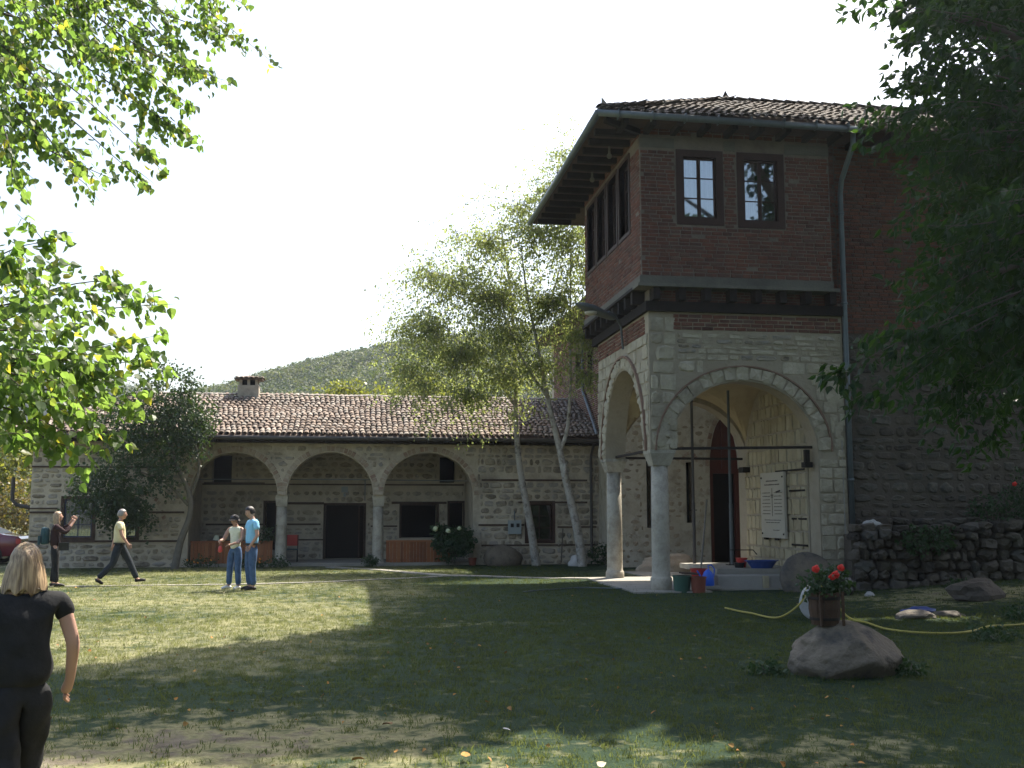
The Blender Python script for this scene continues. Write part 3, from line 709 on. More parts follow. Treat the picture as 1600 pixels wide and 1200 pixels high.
# blind arch outline of bricks on the solid wall
P_ = []
for k in range(22):
    th = math.pi * (k + .5) / 22; u = -6.35 + .62 * math.cos(th); z = .85 + 1.4 * math.sin(th)
    if in_any([(-7.3, -6.5, .8, 2.15)], u, z): continue
    P_.append((fa.M(u, .04, z, .10, .12, .13, math.pi / 2 - th), .1))
joined(P_, BRK, MAT['arch_brick'], arc, 'blind_arch')
for cx in (-2.25, .79):
    m2 = MB(); m2.lathe((cx, YL + .27, 0), [(.24, 0), (.24, .12), (.20, .16), (.185, .2), (.175, 1.0), (.165, 1.86)], 20)
    c = m2.build('column', MAT['column_stone'], arc, smooth=True)
    m2 = MB(); m2.box(cx - .19, cx + .19, YL + .06, YL + .48, 2.10, 2.22); m2.add([(cx - .165, YL + .1, 1.87), (cx + .165, YL + .1, 1.87), (cx + .165, YL + .43, 1.87), (cx - .165, YL + .43, 1.87), (cx - .19, YL + .06, 2.10), (cx + .19, YL + .06, 2.10), (cx + .19, YL + .48, 2.10), (cx - .19, YL + .48, 2.10)], [(3, 2, 1, 0), (0, 1, 5, 4), (1, 2, 6, 5), (2, 3, 7, 6), (3, 0, 4, 7)])
    m2.build('capital', MAT['column_stone'], c)
def window(fr, w, parent, wood, pane_mat, nx=2, nz=3, fw=.08, set_in=.12, sky_tint_curtain=None, outer=.10, casements=False, label=None, curtain_part=1.0, cgap=.16):
    u0, u1, z0, z1 = w; m2 = MB()
    fr.box(m2, u0 - outer, u0, -.03, .16, z0 - outer, z1 + outer); fr.box(m2, u1, u1 + outer, -.03, .16, z0 - outer, z1 + outer)
    fr.box(m2, u0, u1, -.03, .16, z1, z1 + outer); fr.box(m2, u0, u1, -.03, .16, z0 - outer, z0)
    f = m2.build('window', wood, parent)
    m2 = MB(); a, b, c, d = u0 + .003, u1 - .003, z0 + .003, z1 - .003; k = .04
    fr.box(m2, a, a + k, set_in, set_in + .05, c, d); fr.box(m2, b - k, b, set_in, set_in + .05, c, d); fr.box(m2, a + k, b - k, set_in, set_in + .05, c, c + k); fr.box(m2, a + k, b - k, set_in, set_in + .05, d - k, d)
    for i in range(1, nx):
        u = a + (b - a) * i / nx; g = .04 if casements else .013
        fr.box(m2, u - g, u + g, set_in + .004, set_in + .046, c + k, d - k)
    for j in range(1, nz):
        z = c + (d - c) * j / nz
        for i in range(nx):
            fr.box(m2, a + (b - a) * i / nx + (.04 if i == 0 or casements else .013), a + (b - a) * (i + 1) / nx - (.04 if i == nx - 1 or casements else .013), set_in + .008, set_in + .042, z - .012, z + .012)
    sash = m2.build('sash', wood if not isinstance(pane_mat, tuple) else pane_mat[1], f)
    pm = pane_mat[0] if isinstance(pane_mat, tuple) else pane_mat
    for i in range(nx):
        for j in range(nz):
            m2 = MB(); uu0 = a + (b - a) * i / nx + .012; uu1 = a + (b - a) * (i + 1) / nx - .012; zz0 = c + (d - c) * j / nz + .01; zz1 = c + (d - c) * (j + 1) / nz - .01
            tl = random.uniform(-.006, .006)
            n = len(m2.v); fr.box(m2, uu0, uu1, set_in + .02, set_in + .026, zz0, zz1)
            m2.build('pane', pm, f)
    if sky_tint_curtain:
        m2 = MB(); vs = []; N = 24; ub = a + (b - a) * curtain_part
        for i in range(N + 1):
            u = a + (ub - a) * i / N; dd = set_in + cgap + .02 * math.sin(i * 1.7)
            vs += [fr.p(u, dd, c), fr.p(u, dd, d)]
        m2.add(vs, [(2 * i, 2 * i + 2, 2 * i + 3, 2 * i + 1) for i in range(N)]); m2.build('sky_tint_curtain', sky_tint_curtain, f)
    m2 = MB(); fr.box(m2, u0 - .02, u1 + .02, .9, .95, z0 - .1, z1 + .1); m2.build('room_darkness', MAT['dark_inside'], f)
    return f
window(fa, WIN_L, arc, MAT['old_wood'], (MAT['glass'], MAT['blue_frame']), 2, 3, sky_tint_curtain=MAT['sky_tint_curtain'], cgap=.04, set_in=.03)
window(fa, WIN_L2, arc, MAT['old_wood'], (MAT['dark_glass'], MAT['blue_frame']), 2, 3)
window(fa, WIN_R, arc, MAT['window_wood'], MAT['dark_glass'], 2, 3)
for h in (DOOR, BW, BW2, BW3):
    m2 = MB(); g = .07
    fb.box(m2, h[0] - g, h[0], -.04, .2, h[2], h[3]); fb.box(m2, h[1], h[1] + g, -.04, .2, h[2], h[3]); fb.box(m2, h[0] - g, h[1] + g, -.04, .2, h[3], h[3] + g)
    m2.build('opening_frame', MAT['old_wood'], arc)
m2 = MB(); m2.obox(Matrix.Translation((.30, YB + .45, 1.0)) @ Matrix.Rotation(R(70), 4, 'Z') @ Matrix.Diagonal((.62, .05, 1.78, 1))); m2.build('door', MAT['window_wood'], arc)
m2 = MB(); m2.tube([(-5.0, YL + .5, 2.72), (.0, YL + .5, 2.73), (3.8, YL + .5, 2.70)], .018, 6); m2.tube([(.36, YL + .5, 2.72), (.36, YL + .5, 2.05)], .016, 6)
m2.build('tie_rod', MAT['grey_post'], arc)
m2 = MB(); m2.box(-.35, -.27, YB - .16, YB - .05, 2.2, 2.32); m2.box(-.42, -.2, YB - .05, YB - .03, 2.35, 2.55); m2.build('wall_lamp', MAT['grey_box'], arc)
# orange board parapets
for x0, x1 in ((-5.0, -2.5), (1.05, 3.1)):
    u = x0
    rail = MB().box(x0, x1, YL + .14, YL + .24, .74, .79).build('parapet_rail', MAT['orange_plank'], arc)
    while u < x1 - .05:
        w = random.uniform(.085, .125); m2 = MB(); m2.box(u + .004, min(u + w, x1) - .004, YL + .16 + random.uniform(-.006, .006), YL + .19, .08 + random.uniform(0, .02), .74); m2.build('board', MAT['orange_plank'], rail); u += w
# roof
PITCH = math.atan2(1.66, 4.45)
eo = Vector((-10.6, 33.62, 4.10)); sv = Vector((0, math.cos(PITCH), math.sin(PITCH)))
rd = 38.15; SL = (rd - eo.y) / math.cos(PITCH); rz_ = eo.z + SL * math.sin(PITCH)
m2 = MB(); m2.add([(-10.6, eo.y, 4.06), (8.0, eo.y, 4.06), (8.0, rd, rz_ - .04), (-7.6, rd, rz_ - .04), (-10.6, 42.6, 4.06), (8.0, 42.6, 4.06),
                   (-10.6, eo.y, 3.98), (8.0, eo.y, 3.98), (8.0, 42.6, 3.98), (-10.6, 42.6, 3.98)],
                  [(0, 1, 2, 3), (0, 3, 4), (3, 2, 5, 4), (6, 9, 8, 7), (0, 6, 7, 1), (4, 9, 6, 0), (1, 7, 8, 5, 2)])
roof = m2.build('roof', MAT['roof_bed'], arc)
tile_roof(roof, eo, (1, 0, 0), sv, 18.55, SL, MAT['roof_tile'], pitch=.175, course=.29, inside=lambda a, b: a > b * .70)
hipdir = Vector((3.0, rd - eo.y, rz_ - 4.06))
tile_roof(roof, (-10.6, 42.3, 4.10), (0, -1, 0), (math.cos(.5), 0, math.sin(.5)), 8.6, 3.4, MAT['roof_tile'], pitch=.2, course=.3, inside=lambda a, b: abs(a - 4.2) < 4.2 - b * 1.35, limit=0)
P_ = []
x = -7.5
while x < 7.9:
    P_.append((Matrix.Translation((x, rd, rz_ + .02 + .03 * noise.noise(Vector((x, 0, 0))))) @ Matrix.Rotation(R(90) + random.gauss(0, .04), 4, 'Z') @ Matrix.Diagonal((.24, .42, .15, 1)), .2)); x += .33
mk('ridge_lime', [(.42, .39, .34), (.30, .26, .22)], 3, bump=.6)
pieces(P_, TIL, 'ridge_tile', MAT['ridge_lime'], roof, 'ridge_tile', 'ridge_tiles', 60)
# cornice beams + gutter
MB().box(-10.3, 8.0, 33.95, 34.2, 3.86, 3.98).build('eave_board', MAT['dark_beam'], arc)
m2 = MB()
m2.tube([(-10.5, 33.55, 4.0), (-4, 33.55, 3.985), (2, 33.55, 3.99), (7.95, 33.55, 3.97)], .065, 8); m2.build('gutter', MAT['dark_pipe'], arc)
m2 = MB()
x = -10.3
while x < 7.9:
    m2.box(x - .04, x + .04, 33.68, 33.95, 3.88, 3.975); x += .55
o = m2.build('rafter_ends', MAT['dark_beam'], arc); o['kind'] = 'stuff'
m2 = MB(); m2.tube([(7.7, 33.55, 3.9), (7.72, 33.9, 3.7), (7.72, 34.12, 3.5), (7.72, 34.12, .2)], .045, 8); m2.build('downpipe', MAT['dark_pipe'], arc)
m2 = MB(); m2.tube([(-10.3, 34.3, 2.75), (-10.3, 34.3, 2.05), (-10.15, 34.3, 1.9), (-9.76, 34.3, 1.82)], .06, 8); m2.build('elbow_pipe', MAT['dark_pipe'], arc)
# chimney
m2 = MB(); m2.box(-4.08, -3.36, 37.7, 38.3, 5.3, 6.1); ch = m2.build('chimney', MAT['white_plaster'], arc)
m2 = MB()
for a in (-4.03, -3.76, -3.49): m2.box(a, a + .09, 37.74, 37.84, 6.1, 6.3); m2.box(a, a + .09, 38.16, 38.26, 6.1, 6.3)
m2.build('vent_post', MAT['white_plaster'], ch)
m2 = MB(); m2.box(-4.0, -3.44, 37.85, 38.15, 6.1, 6.3); m2.build('flue', MAT['dark_inside'], ch)
m2 = MB(); m2.add([(-4.2, 37.6, 6.3), (-3.24, 37.6, 6.3), (-3.24, 38.4, 6.3), (-4.2, 38.4, 6.3), (-4.2, 37.6, 6.34), (-3.24, 37.6, 6.34), (-3.24, 38.4, 6.34), (-4.2, 38.4, 6.34), (-3.72, 38.0, 6.48)], [(3, 2, 1, 0), (0, 1, 5, 4), (1, 2, 6, 5), (2, 3, 7, 6), (3, 0, 4, 7), (4, 5, 8), (5, 6, 8), (6, 7, 8), (7, 4, 8)]); m2.build('cap', MAT['roof_tile'], ch)
P_ = [(Matrix.Translation((x, y, 6.37)) @ Matrix.Rotation(rz, 4, 'Z') @ Matrix.Rotation(.18, 4, 'X') @ Matrix.Diagonal((.17, .34, .12, 1)), .1) for x in np.arange(-4.12, -3.25, .17) for y, rz in ((37.72, 0), (38.28, math.pi))]
joined(P_, TIL, MAT['roof_tile'], ch, 'cap_tiles')

# ============================================================ brick tower over a porch, with its long wing
TX0, TX1, TY0, TY1 = 6.38, 10.9, 22.32, 27.2
tow = thing('brick_tower', 'tall red brick upper storey over a pale stone porch with two arches', 'building', (8.6, 24.8, 0))
ff = Frame(0, TY0); fl = Frame(TX0, 0, -math.pi / 2)        # left face: u = -Y
FA = (8.53, 1.70, 3.05, 1.55); LA = (-24.70, 1.78, 3.05, 2.05); T = .52
mb = MB()
arch_wall(ff, TX0, TX1, 6.12, T, [FA], mb)                                     # front
ff.box(mb, FA[0] + FA[1], TX1, .0, T, 0, 3.05)                                  # right pier
fbk = Frame(0, TY1 - T); arch_wall(fbk, TX0, 10.2, 6.12, T, [FA], mb)            # back arch
fll = Frame(TX0, 0, -math.pi / 2)
arch_wall(fll, -(TY1 - T), -(TY0 + T), 6.12, T, [LA], mb)
mb.box(10.2, TX1, TY0 + T, TY1, 0, 6.12)
wallT = mb.build('porch_wall', MAT['plaster'], tow)
# groined vault over the porch
X0v, X1v, Y0v, Y1v = TX0 + T, 10.2, TY0 + T, TY1 - T
N = 32; V = []; F = []
def bz(t, c, a, sp, ri): q = (t - c) / a; return sp + ri * math.sqrt(max(0, 1 - q * q))
for j in range(N + 1):
    for i in range(N + 1):
        x = X0v + (X1v - X0v) * i / N; y = Y0v + (Y1v - Y0v) * j / N
        V.append((x, y, max(bz(x, FA[0] + .02, 1.72, 3.05, 1.66), bz(y, 24.70, 1.95, 3.05, 1.9)) + .02))
F = [(j * (N + 1) + i, (j + 1) * (N + 1) + i, (j + 1) * (N + 1) + i + 1, j * (N + 1) + i + 1) for j in range(N) for i in range(N)]
mv = MB(); mv.add(V, F); mv.build('vault', MAT['vault_plaster'], tow, smooth=False)
MB().box(TX0 + .05, TX1 - .02, TY0 + .1, TY1 - .05, 6.0, 6.3).build('porch_ceiling', MAT['dark_beam'], tow)
# masonry of the porch fronts
def aout(fr_a, m=.36):
    def h(u, z):
        if abs(u - fr_a[0]) < fr_a[1] + m:
            if z < fr_a[2]: return abs(u - fr_a[0]) < fr_a[1] + .02
            return ((u - fr_a[0]) / (fr_a[1] + m)) ** 2 + ((z - fr_a[2]) / (fr_a[3] + m)) ** 2 < 1
        return False
    return h
hA = aout(FA); hL = aout(LA)
P_ = [q for z0_ in (3.08,) for q in courses(ff, TX0 + .012, TX0 + .62, 3.08, 6.1, (.28, .40), (.36, .62), .014, .03, .14, lambda u, z: False)]
P2_ = courses(ff, 10.25, TX1 - .01, .05, 4.7, (.18, .36), (.25, .62), .018, .03, .14, hA, .02)
P2_ += courses(ff, TX0 + .63, TX1, 3.1, 5.05, (.20, .32), (.28, .7), .018, .028, .14, hA, .02, skip=.04)
P3_ = courses(ff, TX0 + .63, TX1 - .02, 5.05, 5.70, (.10, .17), (.18, .6), .02, .02, .13, hA, .04)
random.shuffle(P3_); P2_ += P3_[len(P3_) // 3:]
pieces(P_ + P2_, ASH + ASH + ROCKS[:5], 'ashlar', MAT['pale_stone'], wallT, 'ashlar', 'ashlars', 200)
P_ = P3_[:len(P3_) // 3]
pieces(P_, ROCKS2, 'stone', MAT['rubble_stone'], wallT, 'stone', 'stones', 100)
Pb_ = courses(ff, TX0 + .56, TX1 - .02, 5.72, 6.1, (.078, .092), (.2, .31), .018, .022, .1, hA, .02)
P_ = courses(fl, -TY1 + .02, -TY0 - .06, 3.1, 5.65, (.22, .36), (.3, .6), .016, .028, .14, aout(LA, .34), .01, skip=.04)
pieces(P_, ASH, 'ashlar', MAT['pale_stone'], wallT, 'ashlar', 'left_ashlars', 90)
Pb_ += courses(fl, -TY1 + .02, -TY0 - .30, 5.65, 6.1, (.078, .092), (.2, .31), .018, .022, .1, lambda u, z: False, .015)
P_ = voussoirs(ff, FA, .30, 19, .3, .03, .985)
P_ += voussoirs(fl, LA, .28, 29, .3, .03, .985)
pieces(P_, ASH, 'voussoir', MAT['pale_stone'], wallT, 'voussoir', 'voussoirs', 60)
def hood(fr, a, off, nm, mat, w=.05, pr=.06):
    m2 = MB(); n = 30; vs = []; fs = []
    for k in range(n + 1):
        th = math.pi * k / n
        for (r, d) in ((off, -pr), (off + w, -pr), (off + w, .02), (off, .02)):
            vs.append(fr.p(a[0] + (a[1] + r) * math.cos(th), d, a[2] + (a[3] + r) * math.sin(th)))
    for k in range(n):
        for q in range(4): fs.append((4 * k + q, 4 * k + (q + 1) % 4, 4 * k + 4 + (q + 1) % 4, 4 * k + 4 + q))
    fs += [(0, 1, 2, 3), (4 * n + 3, 4 * n + 2, 4 * n + 1, 4 * n)]
    m2.add(vs, fs); return m2.build(nm, mat, wallT)
mk('hood_brick', [(.20,.12,.085),(.27,.18,.13)], 6, bump=.7)
hood(ff, FA, .315, 'hood_mould', MAT['hood_brick'], .035, .045); hood(fl, LA, .30, 'hood_mould', MAT['hood_brick'], .05, .06)
# blocks of the inner right wall, seen through the arch
fr_in = Frame(10.2, 0, math.pi / 2)  # faces -x : local d -> -x ... u = +Y
fr_in = Frame(10.2, 0, -math.pi / 2)
def lun(u, z): return z > bz(-u, 24.70, 1.95, 3.05, 1.9) - .05
P_ = courses(fr_in, -Y1v + .02, -Y0v - .02, .15, 4.85, (.26, .42), (.15, .32), .035, .035, .12, lun, .02)
pieces(P_, ASH, 'block', MAT['yellow_block'], wallT, 'block', 'blocks', 200)
for z, a, b in ((2.68, -24.6, -22.9), (2.20, -23.8, -22.9), (1.55, -23.7, -22.9), (.95, -23.75, -22.9)):
    m2 = MB(); fr_in.box(m2, a, b, -.045, .1, z - .022, z + .022); m2.build('timber_strip', MAT['dark_beam'], wallT)
# columns and capitals
for cx, cy, base in ((6.655, 22.60, 0), (6.655, 26.75, -.1)):
    m2 = MB(); m2.lathe((cx, cy, base), [(.235, -.1), (.235, .28), (.205, .32), (.20, .5), (.198, 1.4), (.182, 2.74 - base)], 24)
    c = m2.build('column', MAT['column_stone'], tow, smooth=False)
    for p_ in c.data.polygons: p_.use_smooth = abs(p_.normal.z) < .3
    m2 = MB(); q = .19; w = .285
    m2.box(cx - w, cx + w, cy - w, cy + w, 2.98, 3.06)
    m2.add([(cx - q, cy - q, 2.72), (cx + q, cy - q, 2.72), (cx + q, cy + q, 2.72), (cx - q, cy + q, 2.72), (cx - w + .01, cy - w + .01, 2.98), (cx + w - .01, cy - w + .01, 2.98), (cx + w - .01, cy + w - .01, 2.98), (cx - w + .01, cy + w - .01, 2.98)], [(3, 2, 1, 0), (0, 1, 5, 4), (1, 2, 6, 5), (2, 3, 7, 6), (3, 0, 4, 7)])
    m2.build('capital', MAT['column_stone'], c)
for a, b in (((6.9, 22.6, 3.10), (10.25, 22.6, 3.16)), ((6.9, 26.9, 3.10), (10.25, 26.9, 3.10)), ((6.66, 22.9, 3.1), (6.66, 26.5, 3.1))):
    m2 = MB(); m2.bar(a, b, .05, .06); m2.build('tie_rod', MAT['iron'], tow)
m2 = MB(); m2.box(10.02, 10.12, 22.5, 22.62, 2.78, 3.1); m2.box(9.98, 10.16, 22.46, 22.66, 2.70, 2.82); m2.build('porch_lantern', MAT['iron'], tow)
m2 = MB(); m2.box(9.98, 10.2, 26.3, 26.62, 2.72, 2.86); m2.build('loudspeaker_box', MAT['iron'], tow)
# jetty: beam, joist ends, ledge
UX0, UY0, UX1, UY1 = 6.17, 22.10, 10.62, 27.75
m2 = MB(); m2.box(TX0 - .08, TX1, TY0 - .10, TY0 + .3, 6.12, 6.34); m2.box(TX0 - .08, TX0 + .3, TY0 + .3, TY1 + .4, 6.12, 6.34); m2.build('timber_beam', MAT['dark_beam'], tow)
mb = MB(); mb.box(TX0 + .02, TX1, TY0 + .02, TY1 + .4, 6.34, 6.62); mb.build('jetty_infill', MAT['brick_mortar'], tow)
fj = Frame(0, TY0 + .02); Pb_ += courses(fj, TX0 + .05, TX1, 6.35, 6.61, (.062, .07), (.2, .28), .014, .012, .06, lambda u, z: False, .015)
x = 6.5
while x < 10.6:
    MB().box(x - .075, x + .075, UY0 - .06, TY0 + .1, 6.345, 6.62).build('joist', MAT['dark_beam'], tow); x += .585
y = 22.75
while y < 27.6:
    MB().box(UX0 - .06, TX0 + .1, y - .075, y + .075, 6.345, 6.62).build('joist', MAT['dark_beam'], tow); y += .6
MB().box(UX0 - .10, UX1 + .12, UY0 - .11, UY0 + .4, 6.625, 6.69).build('ledge_board', MAT['ledge'], tow); MB().box(UX0 - .10, UX0 + .4, UY0 + .4, UY1, 6.625, 6.69).build('ledge_board', MAT['dark_beam'], tow)
m2 = MB(); m2.box(UX0 - .05, UX1, UY0 - .06, UY0 + .3, 6.695, 6.87); m2.box(UX0 - .05, UX0 + .3, UY0 + .3, UY1, 6.695, 6.87); m2.build('ledge', MAT['ledge'], tow)
# upper storey
fu = Frame(0, UY0); ful = Frame(UX0, 0, -math.pi / 2)
W1 = (7.16, 7.93, 8.22, 9.62); W2 = (8.58, 9.37, 8.20, 9.62)
LW = [(-23.90, -23.02, 8.12, 9.85), (-25.05, -24.17, 8.12, 9.85), (-26.20, -25.32, 8.12, 9.85), (-27.35, -26.47, 8.12, 9.85)]
mb = hole_wall(fu, UX0, UX1, 6.87, 10.28, .35, [W1, W2]); hole_wall(ful, -UY1, -UY0 - .35, 6.87, 10.28, .35, LW, mb)
mb.box(UX1 - .35, UX1, UY0 + .35, 22.8, 6.87, 10.28); mb.box(UX0 + .35, 14, UY1 - .3, UY1, 6.87, 10.28)
wallU = mb.build('upper_wall', MAT['brick_mortar'], tow)
def ghole(ws, g=.12): return lambda u, z: in_any([(h[0] - g, h[1] + g, h[2] - g, h[3] + g) for h in ws], u, z, 0) or 9.80 < z < 10.02
Pb2_ = courses(fu, UX0 + .01, UX1 - .01, 6.88, 10.24, (.080, .096), (.20, .31), .019, .018, .1, ghole([W1, W2], .17), .03, skip=.01)
Pb2_ += courses(ful, -UY1, -UY0 - .02, 6.88, 10.24, (.080, .096), (.20, .31), .019, .018, .1, ghole(LW, .10), .03, skip=.01)
pieces(Pb2_, BRK, 'brick', MAT['brick'], wallU, 'brick', 'bricks', 200)
pieces(Pb_, BRK, 'brick', MAT['brick'], wallT, 'brick', 'bricks', 90)
for a, b in ((UX0 - .0, W1[0] - .2), (W1[1] + .2, W2[0] - .2), (W2[1] + .2, UX1)):
    m2 = MB(); fu.box(m2, a, b, -.03, .1, 9.80, 10.02); m2.build('lintel_band', MAT['ledge'], tow)
for w in (W1, W2): window(fu, w, tow, MAT['window_wood'], MAT['glass'], 2, 3, outer=.16, casements=True, set_in=.05, sky_tint_curtain=MAT['sky_tint_curtain'], curtain_part=1.0 if w is W1 else .45, cgap=.045 if w is W1 else .2)
for w in LW: window(ful, w, tow, MAT['window_wood'], MAT['dark_glass'], 2, 3, outer=.09, casements=True)
m2 = MB(); fu.box(m2, 9.9, 10.1, -.06, .0, 9.75, 9.76)
# wing wall to the right
fw = Frame(0, 22.46)
mb = MB(); fw.box(mb, TX1, 24, 0, .5, 0, 10.3); fw.box(mb, UX1, TX1, -.05, .5, 6.62, 10.3); mb.box(23.5, 24, 22.96, 40, 0, 10.3); mb.box(14, 24, 39.5, 40, 0, 10.3)
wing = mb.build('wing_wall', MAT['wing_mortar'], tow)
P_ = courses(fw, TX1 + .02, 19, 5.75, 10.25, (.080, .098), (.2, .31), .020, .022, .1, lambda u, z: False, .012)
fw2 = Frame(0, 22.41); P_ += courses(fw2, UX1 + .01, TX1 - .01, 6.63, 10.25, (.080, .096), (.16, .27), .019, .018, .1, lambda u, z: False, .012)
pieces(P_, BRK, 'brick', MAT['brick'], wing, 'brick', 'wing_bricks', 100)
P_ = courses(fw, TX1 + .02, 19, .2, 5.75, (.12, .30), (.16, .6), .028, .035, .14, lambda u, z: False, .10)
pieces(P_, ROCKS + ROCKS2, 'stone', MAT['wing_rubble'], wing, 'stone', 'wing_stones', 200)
m2 = MB(); m2.tube([(10.98, 21.55, 10.2), (10.98, 21.6, 9.9), (10.98, 22.2, 9.3), (10.98, 22.3, 9.0), (10.98, 22.3, 4.5), (10.98, 22.3, 1.2)], .06, 10)
for z in (8.5, 6.4, 4.3, 2.4): m2.tube([(10.98, 22.3, z), (10.98, 22.3, z + .05)], .075, 10)
m2.build('downpipe', MAT['zinc'], tow, smooth=True)
m2 = MB(); m2.tube([(10.8, 22.30, 3.3), (10.8, 22.30, .9)], .014, 5); m2.build('wall_cable', MAT['concrete'], tow)
# roof of the tower and wing
EX0, EY0, EY1, EZ = 5.15, 21.42, 30.3, 10.30; RY = 25.2; RZ = EZ + (RY - EY0) * math.tan(R(27.0)); HX = 9.35
m2 = MB()
V = [(EX0, EY0, EZ), (24.6, EY0, EZ), (24.6, RY, RZ), (HX, RY, RZ), (EX0, EY1, EZ), (24.6, EY1, EZ), (EX0, EY0, EZ - .07), (24.6, EY0, EZ - .07), (24.6, EY1, EZ - .07), (EX0, EY1, EZ - .07)]
m2.add(V, [(0, 1, 2, 3), (0, 3, 4), (3, 2, 5, 4), (6, 9, 8, 7), (0, 6, 7, 1), (4, 9, 6, 0), (5, 8, 9, 4), (1, 7, 8, 5, 2)])
roofT = m2.build('roof', MAT['roof_bed'], tow)
pt = R(27.0); SLT = (RY - EY0) / math.cos(pt)
tile_roof(roofT, (EX0, EY0, EZ + .02), (1, 0, 0), (0, math.cos(pt), math.sin(pt)), 13.5, SLT, MAT['tower_tile'], pitch=.19, course=.32, inside=lambda a, b: a > b * math.cos(pt) * (HX - EX0) / (RY - EY0) - .1, limit=240)
pl = math.atan2(RZ - EZ, HX - EX0); 
tile_roof(roofT, (EX0, EY1, EZ + .02), (0, -1, 0), (math.cos(pl), 0, math.sin(pl)), EY1 - EY0, (HX - EX0) / math.cos(pl), MAT['tower_tile'], pitch=.2, course=.32,
          inside=lambda a, b: b * math.cos(pl) < (HX - EX0) * min(1, (EY1 - EY0 - a) / (RY - EY0), a / (EY1 - RY)) + .1, limit=0, name='hip_tile')
P_ = []
def ridge_line(a, b):
    a, b = Vector(a), Vector(b); d = (b - a); n = int(d.length / .33); q = d.to_track_quat('Y', 'Z').to_matrix().to_4x4()
    for i in range(n): P_.append((Matrix.Translation(a + d * (i + .5) / n + Vector((0, 0, .05))) @ q @ Matrix.Rotation(-.08, 4, 'X') @ Matrix.Diagonal((.24, .42, .17, 1)), .2))
ridge_line((EX0, EY0, EZ + .05), (HX, RY, RZ + .05)); ridge_line((HX, RY, RZ + .05), (19, RY, RZ + .05)); ridge_line((EX0, EY1, EZ + .05), (HX, RY, RZ + .05))
pieces(P_, TIL, 'ridge_tile', MAT['tower_tile'], roofT, 'ridge_tile', 'ridge_tiles', 50)
m2 = MB(); m2.add([(HX - .1, RY - .06, RZ + .1), (HX + .1, RY - .06, RZ + .1), (HX + .1, RY + .06, RZ + .1), (HX - .1, RY + .06, RZ + .1), (HX, RY, RZ + .34)], [(3, 2, 1, 0), (0, 1, 4), (1, 2, 4), (2, 3, 4), (3, 0, 4)]); m2.build('finial', MAT['tower_tile'], roofT)
m2 = MB(); m2.add([(EX0 - .02, EY0 - .05, EZ + .05), (EX0 + .2, EY0 - .02, EZ + .08), (EX0 + .12, EY0 + .15, EZ + .08), (EX0 + .0, EY0, EZ + .33)], [(2, 1, 0), (0, 1, 3), (1, 2, 3), (2, 0, 3)]); m2.build('corner_tile', MAT['ridge_lime'], roofT)
m2 = MB(); m2.tube([(EX0 - .1, EY0 - .07, EZ - .06), (8, EY0 - .07, EZ - .085), (11.05, EY0 - .07, EZ - .11)], .075, 10); m2.tube([(EX0 - .1, EY0 - .07, EZ - .06), (EX0 - .1, 26, EZ - .09), (EX0 - .1, EY1, EZ - .06)], .075, 10)
for x in np.arange(5.5, 11, .75): m2.box(x - .012, x + .012, EY0 - .155, EY0 + .02, EZ - .17, EZ + .02)
m2.build('gutter', MAT['zinc'], tow, smooth=True)
# rafters and soffit
x = 5.7
while x < 16:
    MB().box(x - .06, x + .06, EY0 + .05, UY0 + .02 if x < 10.6 else 22.48, EZ - .21, EZ - .075).build('rafter', MAT['dark_beam'], roofT); x += .62
y = 22.3
while y < 30:
    MB().box(EX0 + .05, UX0 + .02, y - .06, y + .06, EZ - .21, EZ - .075).build('rafter', MAT['dark_beam'], roofT); y += .62
m2 = MB(); m2.bar((EX0 + .1, EY0 + .1, EZ - .15), (UX0 + .1, UY0 + .1, EZ - .15), .1, .12); m2.build('hip_rafter', MAT['dark_beam'], roofT)
# ceiling pole knobs in the soffit
for y in (23.2, 25.0): MB().lathe((5.75, y, EZ - .42), [(.03, 0), (.06, .03), (.06, .08), (.03, .12), (.02, .34)], 10).build('hanging_bulb', MAT['pale_bark'], tow)
# marble plaque
pq = thing('memorial_plaque', 'pale marble memorial plaque with a carved cross and rows of lettering', 'plaque', (10.15, 24.55, 1.1))
fp = Frame(10.13, 0, -math.pi / 2); p0, p1, q0, q1 = -25.35, -23.9, 1.08, 2.66
m2 = MB(); fp.box(m2, p0, p1, -.06, .0, q0, q1); m2.build('slab', MAT['marble'], pq)
m2 = MB(); pc = (p0 + p1) / 2; rg = random.Random(3)
def dash(a, b, z, h=.022):
    u = a
    while u < b:
        w = rg.uniform(.015, .05); fp.box(m2, u, min(u + w, b), -.0635, -.0605, z, z + h * rg.uniform(.7, 1)); u += w + rg.uniform(.008, .02)
def word(a, b, z, h): dash(a, b, z, h)
word(pc - .36, pc + .36, q1 - .22, .035); word(pc - .46, pc + .46, q1 - .31, .035)
for k in range(7):
    word(p0 + .10 + .02 * (k % 3), pc - .12, q1 - .50 - .085 * k, .022); word(pc + .12, p1 - .12 - .04 * (k % 2), q1 - .50 - .085 * k, .022)
word(pc - .5, pc + .5, q0 + .42, .022); word(pc - .42, pc + .42, q0 + .36, .022); word(pc + .02, pc + .4, q0 + .18, .022)
m2.build('inscription', MAT['engraving'], pq)
m2 = MB(); fp.box(m2, pc - .012, pc + .012, -.064, -.0602, q1 - 1.06, q1 - .38); fp.box(m2, pc - .08, pc - .012, -.064, -.0602, q1 - .56, q1 - .535); fp.box(m2, pc + .012, pc + .08, -.064, -.0602, q1 - .56, q1 - .535)
fp.box(m2, pc - .06, pc - .04, -.064, -.0602, q1 - .62, q1 - .561); fp.box(m2, pc + .04, pc + .06, -.064, -.0602, q1 - .62, q1 - .561); m2.build('cross_emblem', MAT['engraving'], pq)
